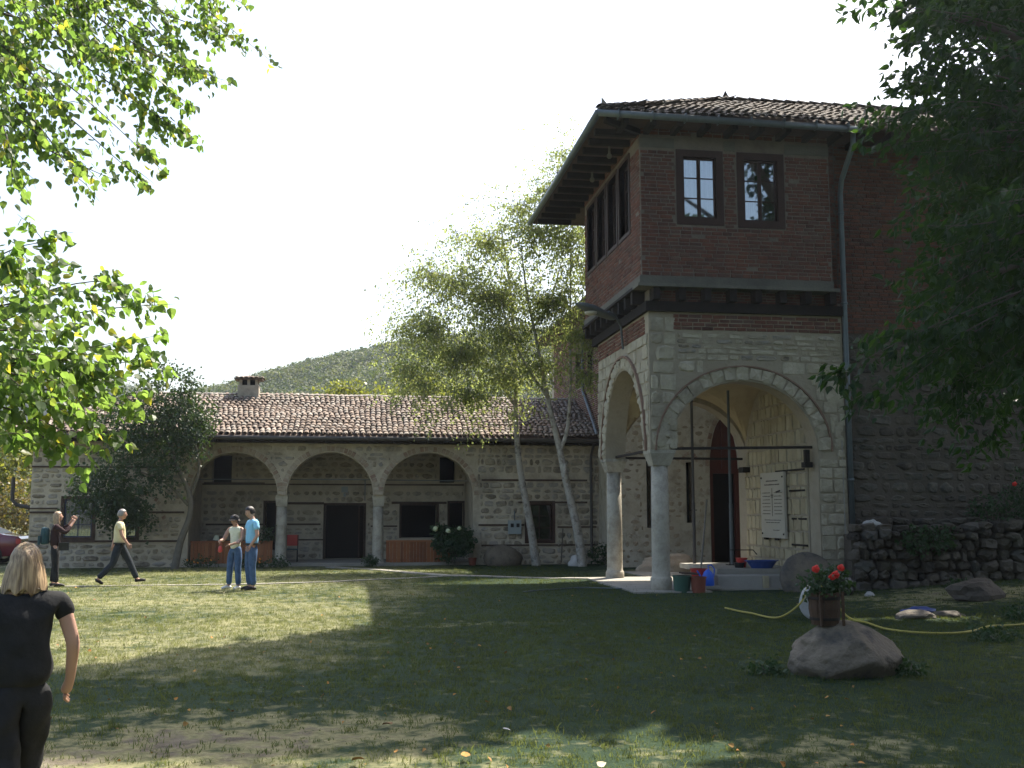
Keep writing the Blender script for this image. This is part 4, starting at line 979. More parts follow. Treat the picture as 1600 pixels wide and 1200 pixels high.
for u in (p0 + .07, p1 - .07):
    for z in (q0 + .1, q1 - .12): m2 = MB(); fp.box(m2, u - .02, u + .02, -.08, -.06, z - .02, z + .02); m2.build('bolt', MAT['iron'], pq)
for u in (p0 + .25, pc + .2): m2 = MB(); fp.box(m2, u - .05, u + .05, -.09, .0, q0 - .05, q0); m2.build('bracket', MAT['iron'], pq)
m2 = MB(); m2.tube([(9.98, 24.15, 2.18), (9.9, 23.75, 2.2)], .018, 6); m2.build('iron_peg', MAT['iron'], pq)
# street lamp on the corner of the tower
lp = thing('street_lamp', 'grey cobra head street lamp fixed to the corner beam of the tower', 'street lamp', (6.1, 24.0, 6.3))
m2 = MB(); m2.tube([(6.28, 24.2, 5.55), (6.22, 24.15, 6.1), (6.05, 24.0, 6.32), (5.85, 23.85, 6.38)], .028, 8); m2.build('arm', MAT['grey_post'], lp)
m2 = MB()
prof = [(0, .06), (.06, .12), (.3, .17), (.6, .20), (.85, .15), (1.0, .04)]
a = Vector((6.03, 24.05, 6.24)); b = Vector((4.98, 23.4, 6.46)); d = b - a; xx = Vector((-d.y, d.x, 0)).normalized(); up = d.cross(xx).normalized() * -1
vs = []; n = 12
for t_, r_ in prof:
    c = a + d * t_
    for k in range(n):
        th = 2 * math.pi * k / n; vs.append(c + xx * r_ * math.cos(th) + Vector((0, 0, 1)) * r_ * .62 * math.sin(th) * (1 if math.sin(th) > 0 else .5))
m2.add(vs, [(i * n + k, i * n + (k + 1) % n, (i + 1) * n + (k + 1) % n, (i + 1) * n + k) for i in range(len(prof) - 1) for k in range(n)] + [tuple(range(n))[::-1], tuple((len(prof) - 1) * n + k for k in range(n))])
m2.build('lamp_head', MAT['grey_post'], lp, smooth=True)
c = a + d * .62
m2 = MB(); m2.lathe((c.x, c.y, c.z - .13), [(.07, 0), (.14, .03), (.15, .08)], 14); m2.build('lens', MAT['marble'], lp, smooth=True)

# ============================================================ back wing with the church door
bwg = thing('church_wing', 'plastered stone wing with a tall red arched doorway behind the porch', 'building', (10, 34, 0))
BX = 8.0; BY = 32.0; fk = Frame(0, BY); fkl = Frame(BX, 0, -math.pi / 2)
DR = (11.05, 12.05, .12, 2.9); SL1 = (10.28, 10.55, 1.35, 3.25); SL2 = (9.0, 9.2, 1.2, 3.3)
DRA = (11.55, .50, 2.9, 1.75)
mb = MB(); hole_wall(fk, BX, DRA[0] - DRA[1], 0, 8.6, .6, [SL1, SL2], mb); fk.box(mb, DRA[0] + DRA[1], 15, 0, .6, 0, 8.6); arch_wall(fk, DRA[0] - DRA[1], DRA[0] + DRA[1], 8.6, .6, [DRA], mb)
hole_wall(fkl, -42, -BY - .6, 0, 8.6, .5, [(-37.6, -36.9, 6.2, 7.4), (-35.6, -34.9, 6.2, 7.4)], mb); mb.box(15, 15.5, BY, 42, 0, 8.6); mb.box(BX, 15.5, 42, 42.5, 0, 8.6)
bwall = mb.build('wall', MAT['white_plaster'], bwg)
P_ = courses(fk, BX + .02, 12.9, .1, 4.6, (.14, .26), (.2, .45), .05, .012, .12, lambda u, z: in_any([(h[0] - .08, h[1] + .08, h[2] - .08, h[3] + .08) for h in (SL1, SL2)], u, z, 0) or (abs(u - DRA[0]) < DRA[1] + .14 and z < 2.9) or ((u - DRA[0]) / (DRA[1] + .14)) ** 2 + ((z - 2.9) / (DRA[3] + .14)) ** 2 < 1 and z > 2.8, .05, skip=.3)
mk('warm_rubble', [(.22, .18, .13), (.32, .26, .19), (.40, .34, .26)], 4, bump=.8, stain=.4, stain_col=(.12, .09, .07))
pieces(P_, ROCKS2, 'stone', MAT['warm_rubble'], bwall, 'stone', 'stones', 120)
P_ = courses(fkl, -42, -BY, 4.2, 8.6, (.066, .08), (.2, .3), .014, .014, .1, lambda u, z: in_any([(-37.6, -36.9, 6.2, 7.4), (-35.6, -34.9, 6.2, 7.4)], u, z, .06), .02)
joined(P_, BRK, MAT['brick'], bwall, 'bricks')
for w in ((-37.6, -36.9, 6.2, 7.4), (-35.6, -34.9, 6.2, 7.4)): window(fkl, w, bwg, MAT['window_wood'], MAT['dark_glass'], 2, 2, outer=.07)
P_ = voussoirs(fk, DRA, .13, 18, .2, .04, .85); P_ += voussoirs(fk, (10.41, .16, 3.25, .2), .1, 8, .15, .03, .85)
pieces(P_, BRK, 'arch_brick', MAT['arch_brick'], bwg, 'arch_brick', 'arch_bricks', 30)
m2 = MB(); fk.box(m2, DR[0] + .0, DR[0] + .14, .1, .25, .1, 2.9); fk.box(m2, DR[1] - .14, DR[1], .1, .25, .1, 2.9); fk.box(m2, DR[0], DR[1], .08, .27, 2.9, 3.05)
fk.box(m2, 11.5, 11.6, .1, .25, 3.05, 4.55)
dfr = m2.build('door_frame', MAT['red_door'], bwg)
m2 = MB(); vs = [fk.p(11.55, .2, 3.05)]
for k in range(17): th = math.pi * k / 16; vs.append(fk.p(11.55 + .5 * math.cos(th), .2, 3.05 + 1.6 * math.sin(th)))
m2.add(vs, [(0, k, k + 1) for k in range(1, 17)]); m2.build('tympanum', MAT['red_door'], bwg)
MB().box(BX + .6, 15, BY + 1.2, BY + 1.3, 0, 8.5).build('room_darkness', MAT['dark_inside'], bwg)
m2 = MB(); m2.obox(Matrix.Translation((11.24, BY + .5, 1.5)) @ Matrix.Rotation(R(78), 4, 'Z') @ Matrix.Diagonal((.6, .06, 2.7, 1))); m2.build('door', MAT['red_door'], bwg)
m2 = MB(); m2.add([(7.2, 31.2, 8.55), (16, 31.2, 8.55), (16, 37.2, 11), (10.5, 37.2, 11), (7.2, 43, 8.55), (16, 43, 8.55)], [(0, 1, 2, 3), (0, 3, 4), (3, 2, 5, 4), (0, 4, 5, 1)])
rb = m2.build('roof', MAT['tower_tile'], bwg)
m2 = MB(); m2.tube([(7.92, 36.2, 8.3), (7.92, 36.2, 5.9), (7.9, 35.2, 5.2), (7.88, 34.3, 4.55), (7.85, 33.8, 4.2)], .05, 8); m2.build('downpipe', MAT['zinc'], bwg)
# ============================================================ porch floor, steps, props
m2 = MB(); m2.box(5.9, 7.6, 22.0, 27.0, -.15, .035); m2.box(7.602, 10.19, 22.6, 29.5, -.15, .03); o = m2.build('porch_paving', MAT['paving']); o['kind'] = 'structure'
P_ = []
st = thing('stone_steps', 'worn pale stone platform with steps under the plaque', 'steps', (9, 24, 0))
MB().box(8.0, 10.19, 22.75, 24.6, .031, .30).build('platform', MAT['concrete'], st)
MB().box(8.2, 10.18, 23.4, 26.2, .302, .42).build('upper_step', MAT['paving'], st)
MB().box(7.5, 8.0, 22.5, 24.0, .036, .1).build('lower_step', MAT['paving'], st)
MB().box(9.02, 9.14, 22.66, 22.74, 0.035, .30).build('step_block', MAT['yellow_block'], st)
for i, (x, y, z1, lab) in enumerate(((8.5, 25.9, 4.55, 'dark steel prop standing left of the red doorway'), (9.15, 25.0, 4.7, 'grey steel prop standing in front of the red doorway'))):
    t_ = thing('steel_prop', lab, 'prop', (x, y, 0), group='steel props under the vault')
    MB().lathe((x, y, .4 if i else .03), [(.045, 0), (.045, 1.9 - .4 * i), (.035, 1.91 - .4 * i), (.035, z1 - (.4 if i else .03))], 10).build('tube', MAT['grey_post' if i else 'dark_pipe'], t_, smooth=False)
    MB().box(x - .12, x + .12, y - .12, y + .12, .42 if i else .036, .44 if i else .05).build('foot_plate', MAT['iron'], t_)
    MB().tube([(x - .09, y, 1.75), (x + .09, y, 1.75)], .014, 6).build('pin', MAT['iron'], t_)
t_ = tag(MB().tube([(8.05, 24.1, .30), (8.75, 25.6, 2.0)], .022, 8).build('wooden_pole', MAT['pale_bark']), 'thin wooden pole leaning in the red doorway', 'pole')
def bucket(name, lab, x, y, z, r0, r1, h, mat, handle=True, group=None):
    t_ = thing(name, lab, 'bucket', (x, y, z), group=group)
    m2 = MB(); n = 22; prof = [(r0, 0), (r1, h), (r1 + .012, h), (r1 + .012, h - .02), (r1 - .01, h + .004), (r0 - .01, .02)]
    m2.lathe((x, y, z), [(r0, 0), (r0 + (r1 - r0) * .93, h * .93), (r1 + .014, h * .93), (r1 + .014, h), (r1 - .008, h), (r0 - .01, .03)], n); m2.build('body', MAT[mat], t_, smooth=False)
    if handle:
        pts = [(x + (r1 + .015) * math.cos(a), y + .03 - .10 * math.sin(a), z + h - .02 + .02 * math.sin(a)) for a in [math.pi * k / 10 for k in range(11)]]
        m2 = MB(); m2.tube(pts, .006, 5); m2.build('handle', MAT['iron'], t_)
    return t_
bucket('bucket', 'dark green plastic bucket beside the near column', 6.98, 22.15, .0, .16, .20, .36, 'green_plastic')
bucket('bucket', 'brown bucket with dark rim left of the blue watering can', 7.30, 22.02, .0, .14, .165, .34, 'brown_plastic')
t_ = tag(MB().obox(Matrix.Translation((7.15, 22.2, .40)) @ Euler((.1, .05, .3)).to_matrix().to_4x4() @ Matrix.Diagonal((.36, .22, .03, 1))).build('board_scrap', MAT['old_wood']), 'small dark board lying across the buckets', 'board')
bucket('bucket', 'bright red bucket behind the blue watering can', 7.62, 22.95, .1, .15, .18, .36, 'red_plastic')
bucket('bucket', 'small red flower bucket standing on the stone platform', 9.02, 24.0, .42, .10, .13, .22, 'red_plastic', False)
bucket('pot', 'dark pot under the small red bucket on the platform', 8.9, 23.85, .42, .1, .12, .12, 'black_plastic', False)
# blue watering can
wc = thing('watering_can', 'bright blue plastic watering can on the lower step', 'watering can', (7.75, 22.7, .1)); x, y, z = 7.75, 22.7, .1
MB().lathe((x, y, z), [(.13, 0), (.135, .02), (.125, .22), (.09, .30), (.05, .33), (.045, .35)], 20).build('body', MAT['blue_plastic'], wc, smooth=True)
MB().tube([(x - .10, y - .02, z + .08), (x - .2, y - .05, z + .22), (x - .27, y - .07, z + .33)], [.028, .02, .018], 8).build('spout', MAT['blue_plastic'], wc)
MB().tube([(x + .02, y, z + .33), (x + .0, y, z + .43), (x + .08, y, z + .45), (x + .15, y, z + .36), (x + .13, y, z + .18)], .014, 8).build('handle', MAT['blue_plastic'], wc)
m2 = MB(); x, y, z = 9.35, 23.6, .42
vs = []; n = 20
for r, zz in ((.18, 0), (.27, .16), (.30, .16), (.30, .18), (.26, .18), (.165, .03)):
    for k in range(n): th = 2 * math.pi * k / n; vs.append((x + r * 1.35 * math.cos(th), y + r * .75 * math.sin(th), z + zz))
m2.add(vs, [(i * n + k, i * n + (k + 1) % n, (i + 1) * n + (k + 1) % n, (i + 1) * n + k) for i in range(5) for k in range(n)] + [tuple(range(n))[::-1], tuple(5 * n + k for k in range(n))])
tag(m2.build('wash_basin', MAT['navy_plastic']), 'oval dark blue plastic basin on the stone platform', 'basin')
# tap pipe on the wall
m2 = MB(); m2.tube([(8.95, 24.6, .45), (8.95, 24.6, .80), (9.5, 24.5, .80), (9.55, 24.4, .7)], .014, 6); tag(m2.build('tap_pipe', MAT['iron']), 'thin iron tap pipe rising behind the small red bucket', 'pipe')
# old millstone leaning on the pier
m2 = MB(); n = 30; vs = []
MT = Matrix.Translation((9.75, 21.95, .0)) @ Matrix.Rotation(R(-8), 4, 'Z') @ Matrix.Rotation(R(-14), 4, 'X')
for r, yy in ((.03, -.11), (.50, -.11), (.58, -.07), (.60, .0), (.58, .11), (.03, .11)):
    for k in range(n):
        th = 2 * math.pi * k / n; rr = r * (1 + .03 * noise.noise(Vector((math.cos(th) * 2, math.sin(th) * 2, r)))); vs.append(MT @ Vector((rr * math.cos(th) * 1.0, yy, .28 + rr * math.sin(th) * .98)))
m2.add(vs, [(i * n + k, i * n + (k + 1) % n, (i + 1) * n + (k + 1) % n, (i + 1) * n + k) for i in range(5) for k in range(n)])
tag(m2.build('millstone', MAT['boulder'], smooth=True), 'large round worn millstone leaning against the porch pier', 'millstone')
def lump(name, c, s, mat, seed, rough=.25, sub=3, flatb=True, rot=0, ang=False, soft=False):
    bm = bmesh.new(); bmesh.ops.create_icosphere(bm, subdivisions=sub, radius=1)
    for v in bm.verts:
        k = 1 + rough * noise.noise(v.co * 1.1 + Vector((seed, 0, 0))) + rough * .45 * noise.noise(v.co * 2.7 + Vector((0, seed, 0))) + rough * .2 * noise.noise(v.co * 7)
        if ang:
            p = v.co.normalized()
            for i in range(6):
                q = Vector((math.sin(seed + i * 2.4), math.cos(seed * 1.7 + i * 1.9), math.sin(seed * .7 + i * 3.1) * .8)).normalized(); dd = p.dot(q)
                if dd > .6: k = min(k, .86 / dd)
        v.co *= k
    MM = Matrix.Translation(c) @ Matrix.Rotation(rot, 4, 'Z') @ Matrix.Diagonal((*s, 1)); bm.transform(MM)
    if flatb:
        for v in bm.verts: v.co.z = max(v.co.z, gz(v.co.x, v.co.y) - .06)
    me = bpy.data.meshes.new(name); bm.to_mesh(me); bm.free(); return link(name, me, mat, smooth=soft or not ang)
o = lump('rubbish_bag', (9.85, 21.1, .2), (.50, .34, .27), MAT['black_plastic'], 4, .5, 4); tag(o, 'crumpled black plastic bag lying in front of the millstone', 'bag')
# boulder, planter, stone drum, hose
o = lump('boulder', (5.27, 11.1, .17), (.60, .46, .40), MAT['boulder'], 2.2, .22, 5, ang=True, soft=True); tag(o, 'big smooth grey brown boulder on the lawn under the flower barrel', 'boulder')
bx, by, bz0 = 5.08, 11.05, .52
br = thing('barrel_planter', 'small dark wooden barrel planter standing on the boulder', 'planter', (bx, by, bz0))
for k in range(14):
    th = 2 * math.pi * k / 14; m2 = MB(); vs = []
    for zz, r in ((0, .145), (.17, .172), (.34, .16)):
        for dt in (-.21, .21):
            for rr in (r, r - .025): vs.append((bx + rr * math.cos(th + dt), by + rr * math.sin(th + dt), bz0 + zz))
    m2.add(vs, [(0, 2, 6, 4), (4, 6, 10, 8), (1, 5, 7, 3), (5, 9, 11, 7), (8, 10, 11, 9), (0, 4, 5, 1), (4, 8, 9, 5), (2, 3, 7, 6), (6, 7, 11, 10)]); m2.build('stave', MAT['barrel_wood'], br)
for zz, r in ((.05, .158), (.27, .172)):
    MB().lathe((bx, by, bz0 + zz), [(r, 0), (r + .004, .0), (r + .004, .03), (r, .03)], 24).build('hoop', MAT['iron'], br)
MB().lathe((bx, by, bz0 + .0), [(.13, .01), (.13, .29)], 16).build('soil', MAT['bark'], br)
for dx in (-.12, .13): MB().box(bx + dx - .012, bx + dx + .012, by - .19, by - .16, bz0 + .0, bz0 + .36).build('handle', MAT['barrel_wood'], br)
dm = thing('stone_drum', 'whitish granite drum lying on the grass behind the barrel planter', 'stone', (7.4, 16.5, .0))
m2 = MB(); a = Vector((7.28, 16.15, .27)); b = Vector((7.66, 16.95, .29)); m2.tube([a + (a - b) * .0, a + (b - a) * .02, a + (b - a) * .98, b], [.23, .26, .26, .24], 24); m2.build('drum_body', MAT['granite'], dm)
def smooth_path(P_, n=8):
    out = []
    for i in range(len(P_) - 1):
        p0 = Vector(P_[max(0, i - 1)]); p1 = Vector(P_[i]); p2 = Vector(P_[i + 1]); p3 = Vector(P_[min(len(P_) - 1, i + 2)])
        for k in range(n):
            t = k / n; out.append(.5 * ((2 * p1) + (-p0 + p2) * t + (2 * p0 - 5 * p1 + 4 * p2 - p3) * t * t + (-p0 + 3 * p1 - 3 * p2 + p3) * t ** 3))
    out.append(Vector(P_[-1])); return out

# ------------------------------------------------------------ hose, dry stone wall, things on the right bank
HP = [(6.55, 18.3, .03), (6.65, 17.2, .03), (6.75, 16.4, .05), (7.0, 16.1, .30), (7.27, 16.35, .56), (7.55, 16.4, .50), (7.72, 16.0, .10), (7.85, 15.6, .03), (7.7, 14.7, .03), (8.0, 14.05, .04), (8.6, 14.1, .04), (9.3, 14.6, .05), (10.2, 14.9, .05), (11.5, 15.5, .06)]
pts = [Vector((p.x, p.y, p.z + gz(p.x, p.y))) for p in smooth_path(HP)]
tag(MB().tube(pts, .016, 8).build('garden_hose', MAT['hose'], smooth=True), 'yellow garden hose winding past the barrel planter and over the drum', 'hose')
HP = [(3.6, 22.6, .02), (4.3, 23.2, .02), (5.2, 23.5, .02), (5.9, 23.1, .02)]
pts = [Vector((p.x, p.y, p.z + gz(p.x, p.y))) for p in smooth_path(HP)]
tag(MB().tube(pts, .014, 6).build('thin_hose', MAT['zinc'], smooth=True), 'thin pale hose curling on the shaded grass left of the porch', 'hose')
dw = thing('dry_stone_wall', 'low dry stone retaining wall of rough dark boulders at the foot of the wing', 'wall', (13, 21.3, 0))
mb = MB(); fd = Frame(10.7, 21.75, R(-6)); fd.box(mb, 0, 7, .12, .62, 0, 1.22); mb.build('earth_core', MAT['bark'], dw)
P_ = []; z = .0
rg = random.Random(5)
for row in range(7):
    u = -.05 + rg.random() * .15; h = rg.uniform(.17, .25)
    while u < 7:
        w = rg.uniform(.14, .40); hh = h * rg.uniform(.8, 1.35)
        if rg.random() < .12: w *= 1.4; hh *= 1.4
        P_.append((fd.M(u + w / 2, .10 + rg.uniform(-.07, .05), z + h / 2 + rg.uniform(-.04, .04), w * .98, .36, hh, rg.uniform(-.25, .25)), w)); u += w * .97
    z += h * .93
for k in range(26):
    u = rg.uniform(0, 6.8); w = rg.uniform(.16, .38); P_.append((fd.M(u, .2 + rg.uniform(0, .3), z + .05, w, .3, w * .6, rg.uniform(-.3, .3)), w))
pieces(P_, ROCKS + ROCKS2, 'stone', MAT['drywall_stone'], dw, 'stone', 'stones', 300)
m2 = MB(); n = 14; V = []
for j in range(5):
    for i in range(n + 1):
        u = 7 * i / n; d_ = .45 + j * .25; p = fd.p(u, d_, 1.16 + .10 * noise.noise(Vector((u, d_, 4)))); V.append(p)
m2.add(V, [(j * (n + 1) + i, j * (n + 1) + i + 1, (j + 1) * (n + 1) + i + 1, (j + 1) * (n + 1) + i) for j in range(4) for i in range(n)])
o = m2.build('bank_soil', MAT['bark']); o['kind'] = 'structure'
for i, (x, y, sx, sy, sz, mt, lab) in enumerate(((11.6, 18.6, .62, .40, .30, 'bark', 'long dark brown rock half sunk in the bank near the dry wall'), (9.05, 16.3, .42, .22, .10, 'boulder', 'flat pale broken slab lying on the bare soil'), (9.7, 16.5, .30, .2, .08, 'drywall_stone', 'dark flat stone just beyond the pale broken slab'),
                              (10.4, 20.5, .11, .09, .07, 'granite', 'small whitish stone near the foot of the dry wall'), (11.3, 21.9, .25, .18, .14, 'granite', 'light rounded stone lying on top of the dry wall'))):
    zz = gz(x, y) + (.0 if i < 4 else 1.33)
    o = lump('rock', (x, y, zz + sz * .3), (sx, sy, sz), MAT[mt], 3 + i, .3, 3, i < 4, rg.uniform(-.4, .4), ang=True); tag(o, lab, 'rock')
o = lump('plastic_scrap', (9.35, 16.75, .10), (.22, .14, .05), MAT['navy_plastic'], 8, .6, 3); tag(o, 'crumpled blue plastic scrap beside the broken slab', 'litter')
o = lump('boulder', (4.75, 33.75, .22), (.62, .35, .42), MAT['boulder'], 6, .15, 3); tag(o, 'pale rounded boulder against the low building under the meter box', 'boulder')
o = lump('boulder', (7.0, 33.0, .12), (.30, .25, .22), MAT['granite'], 9, .3, 3); tag(o, 'light grey stone lying between the two birch trunks', 'boulder')
o = lump('earth_heap', (8.9, 29.6, .1), (.9, .6, .38), MAT['warm_rubble'], 5, .3, 4); tag(o, 'heap of sandy earth behind the porch columns', 'heap')
# meter box
mbx = thing('meter_box', 'grey electric meter box mounted on the stone wall beside the birches', 'meter box', (5.2, 34.05, 1))
MB().box(4.96, 5.38, 34.03, 34.17, .98, 1.42).build('casing', MAT['grey_box'], mbx)
for x in (5.03, 5.22): MB().box(x, x + .1, 34.02, 34.03, 1.2, 1.32).build('dial_window', MAT['dark_inside'], mbx)
MB().tube([(5.17, 34.12, 1.42), (5.17, 34.12, 1.72)], .02, 6).build('conduit', MAT['grey_post'], mbx)
tag(MB().tube([(-4.3, 34.9, .8), (-4.28, 34.9, .95)], [.1, .06], 10).build('jar', MAT['white_cloth']), 'small pale jar standing on the boards of the first arch', 'jar')
t_ = thing('table', 'small dark table inside the first arch behind the boards', 'table', (-3.6, 35.3, .09))
MB().box(-4.6, -2.7, 34.95, 35.6, .74, .79).build('table_top', MAT['old_wood'], t_)
for x in (-4.5, -2.8):
    for y in (35.0, 35.5): MB().box(x - .03, x + .03, y - .03, y + .03, .09, .74).build('leg', MAT['old_wood'], t_)
for x0, lab in ((-1.95, 'red and blue folding chair just right of the first column'),):
    c_ = thing('garden_chair', lab, 'chair', (x0, 35.2, .09)); MB().box(x0 - .2, x0 + .2, 35.0, 35.35, .48, .51).build('seat', MAT['teal_cloth'], c_); MB().box(x0 - .2, x0 + .2, 35.36, 35.39, .6, .95).build('backrest', MAT['red_plastic'], c_)
    for a in (-.18, .18):
        for b in (35.03, 35.36): MB().box(x0 + a - .015, x0 + a + .015, b - .015, b + .015, .09, .48 if b < 35.1 else .95).build('leg', MAT['iron'], c_)
bucket('flower_pot', 'terracotta pot at the foot of the pier beside the hydrangea', 3.78, 33.9, 0, .10, .14, .24, 'brown_plastic', False)
tag(MB().tube([(6.6, 33.6, .1), (6.75, 34.05, 1.15)], .02, 6).build('stick', MAT['bark']), 'bare stick leaning on the wall between the birch trunks', 'stick')

# ------------------------------------------------------------ leaves
def leaf_proto(seed, shape='heart'):
    rg = random.Random(seed)
    w = {'heart': .40, 'oval': .24, 'diamond': .34}[shape]
    c = rg.uniform(.03, .14)
    if shape == 'diamond':
        v = [(0, 0, 0), (w, .45, .02), (0, 1, rg.uniform(-.1, .1)), (-w, .45, .02)]; f = [(0, 1, 2, 3)]
    else:
        b = .32 if shape == 'heart' else .45
        v = [(0, 0, 0), (w * .9, b * .45, c), (w, b * 1.1, c), (w * .55, .72, c * .5), (0, 1, -c * 1.3), (-w * .55, .72, c * .5), (-w, b * 1.1, c), (-w * .9, b * .45, c), (0, .5, -.02)]
        f = [(8, 0, 1), (8, 1, 2), (8, 2, 3), (8, 3, 4), (8, 4, 5), (8, 5, 6), (8, 6, 7), (8, 7, 0)]
    return np.array(v, float), f
HEART = [leaf_proto(i) for i in range(5)]; OVAL = [leaf_proto(i, 'oval') for i in range(5)]; DIA = [leaf_proto(i, 'diamond') for i in range(3)]
def leafM(p, dirv, size, roll=None):
    y = Vector(dirv).normalized(); x = y.orthogonal().normalized(); x = Matrix.Rotation(random.uniform(0, 6.28) if roll is None else roll, 3, y) @ x; z = x.cross(y)
    return Matrix(((x.x * size, y.x * size, z.x * size, p[0]), (x.y * size, y.y * size, z.y * size, p[1]), (x.z * size, y.z * size, z.z * size, p[2]), (0, 0, 0, 1)))
def rvec(s=1): return Vector((random.gauss(0, s), random.gauss(0, s), random.gauss(0, s)))
def spray(mbt, leaves, a, b, size, spread=.12, step=.022, sag=.25, r0=.012, side=3, droop=.7):
    """a leafy shoot from a to b with side twigs"""
    a, b = Vector(a), Vector(b); L_ = (b - a).length; pts = []; n = 10; off = rvec(.06 * L_)
    for i in range(n + 1):
        t = i / n; pts.append(a.lerp(b, t) + Vector((0, 0, 1)) * sag * L_ * .35 * math.sin(math.pi * t) + off * math.sin(math.pi * t))
    mbt.tube(pts, [r0 * (1 - .85 * i / n) for i in range(n + 1)], 4, cap=False)
    m = int(L_ / step)
    for k in range(m):
        t = random.random() ** .8; i = min(n - 1, int(t * n)); p = pts[i].lerp(pts[i + 1], t * n - i); d = (b - a).normalized()
        q = p + rvec(spread * (1.15 - .75 * t))
        dv = d * .5 + rvec(.45) + Vector((0, 0, -droop)); leaves.append((leafM(q, dv, size * random.uniform(.6, 1.2)), size))
    for k in range(int(L_ * side)):
        i = random.randrange(2, n); p = pts[i]; d = (b - a).normalized(); e = p + (d * .3 + rvec(.25) + Vector((0, 0, -.12))) * random.uniform(.5, 1) * .5
        mid = p.lerp(e, .5) + Vector((0, 0, .02)); mbt.tube([p, mid, e], [r0 * .35, r0 * .25, .0015], 3, cap=False)
        for j in range(int((e - p).length / step * .9)):
            t = random.random(); q = p.lerp(e, t) + rvec(.03); leaves.append((leafM(q, (e - p).normalized() * .5 + rvec(.4) + Vector((0, 0, -droop)), size * random.uniform(.6, 1.15)), size))
def crown_cloud(leaves, clumps, nper, size, droop=.4, hang=0., mbt=None, tl=(.25, .6), rej=.5, soft=False):
    """clumps: (centre, radii) ellipsoids filled with short leafy twigs, density broken up by noise"""
    for c, r in clumps:
        c = Vector(c); k = 0; tries = 0
        N_ = nper if not isinstance(nper, float) else int(nper * r[0] * r[1] * r[2])
        while k < N_ and tries < N_ * 6:
            tries += 1; d = rvec(); d.normalize(); q = random.random() ** .45 if not soft else min(1.5, abs(random.gauss(0, .62)))
            p = c + Vector((d.x * r[0], d.y * r[1], d.z * r[2])) * q
            if noise.noise(p * (1.6 / max(.6, min(r) * .8))) < random.uniform(-rej, .12) - (.5 if rej == 0 else 0): continue
            out = Vector((d.x, d.y, d.z * .5 - hang)).normalized(); L_ = random.uniform(*tl) * (1 + hang)
            e = p + out * L_
            if mbt is not None and random.random() < .25: mbt.tube([p - out * .2, p.lerp(e, .5), e], [.006, .004, .002], 3, cap=False)
            for j in range(7):
                t = random.random(); leaves.append((leafM(p.lerp(e, t) + rvec(.04), out * .4 + rvec(.5) + Vector((0, 0, -droop)), size * random.uniform(.6, 1.25)), size)); k += 1
def limb(mbt, pts, r, n=8): 
    P3 = smooth_path(pts, 5); mbt.tube(P3, [r[0] + (r[1] - r[0]) * i / (len(P3) - 1) for i in range(len(P3))], n)
UP = [(-3.7, 9.92, 7.0, -0.76, 9.21, 5.69),
  (-3.41, 9.46, 6.58, -1.18, 8.87, 5.35),
  (-2.79, 9.16, 6.59, -1.12, 8.66, 5.29),
  (-3.35, 9.04, 6.19, -1.28, 8.48, 4.67),
  (-3.15, 8.8, 5.86, -1.31, 8.28, 4.89),
  (-3.17, 8.39, 5.39, -1.44, 7.9, 4.25),
  (-3.17, 8.39, 5.39, -1.53, 7.91, 4.11),
  (-2.99, 7.94, 4.9, -1.67, 7.53, 4.04),
  (-2.82, 7.71, 4.91, -1.86, 7.36, 3.91),
  (-2.81, 7.71, 4.77, -2.17, 7.4, 3.97),
  (-2.56, 7.25, 4.51, -2.21, 7.0, 3.82),
  (-2.97, 9.4, 6.7, -1.67, 8.94, 4.95),
  (-2.64, 9.77, 6.93, -1.1, 9.26, 5.93),
  (-2.21, 9.91, 7.05, -1.02, 9.45, 6.33),
  (-3.28, 8.82, 6.24, -1.77, 8.35, 5.1),
  (-3.1, 8.38, 5.81, -1.96, 7.98, 4.83),
  (-2.93, 7.93, 5.4, -2.03, 7.58, 4.53),
  (-2.74, 7.7, 5.1, -2.14, 7.4, 4.29),
  (-2.45, 9.74, 6.81, -1.49, 9.32, 5.64),
  (-3.46, 9.26, 6.7, -2.34, 8.84, 5.54),
  (-3.26, 9.65, 6.69, -1.85, 9.17, 5.67),
  (-2.72, 8.94, 6.36, -1.98, 8.59, 5.56),
  (-2.89, 8.14, 6.01, -2.35, 7.83, 5.19),
  (-3.01, 8.16, 5.6, -2.34, 7.83, 4.94),
  (-2.83, 7.71, 5.1, -2.29, 7.42, 4.59),
  (-2.34, 9.51, 6.69, -1.63, 9.14, 5.84),
  (-1.85, 9.86, 7.05, -1.36, 9.5, 6.03),
  (-3.19, 8.6, 6.02, -2.61, 8.28, 5.22),
  (-2.62, 9.14, 6.47, -2.28, 8.83, 5.38)]
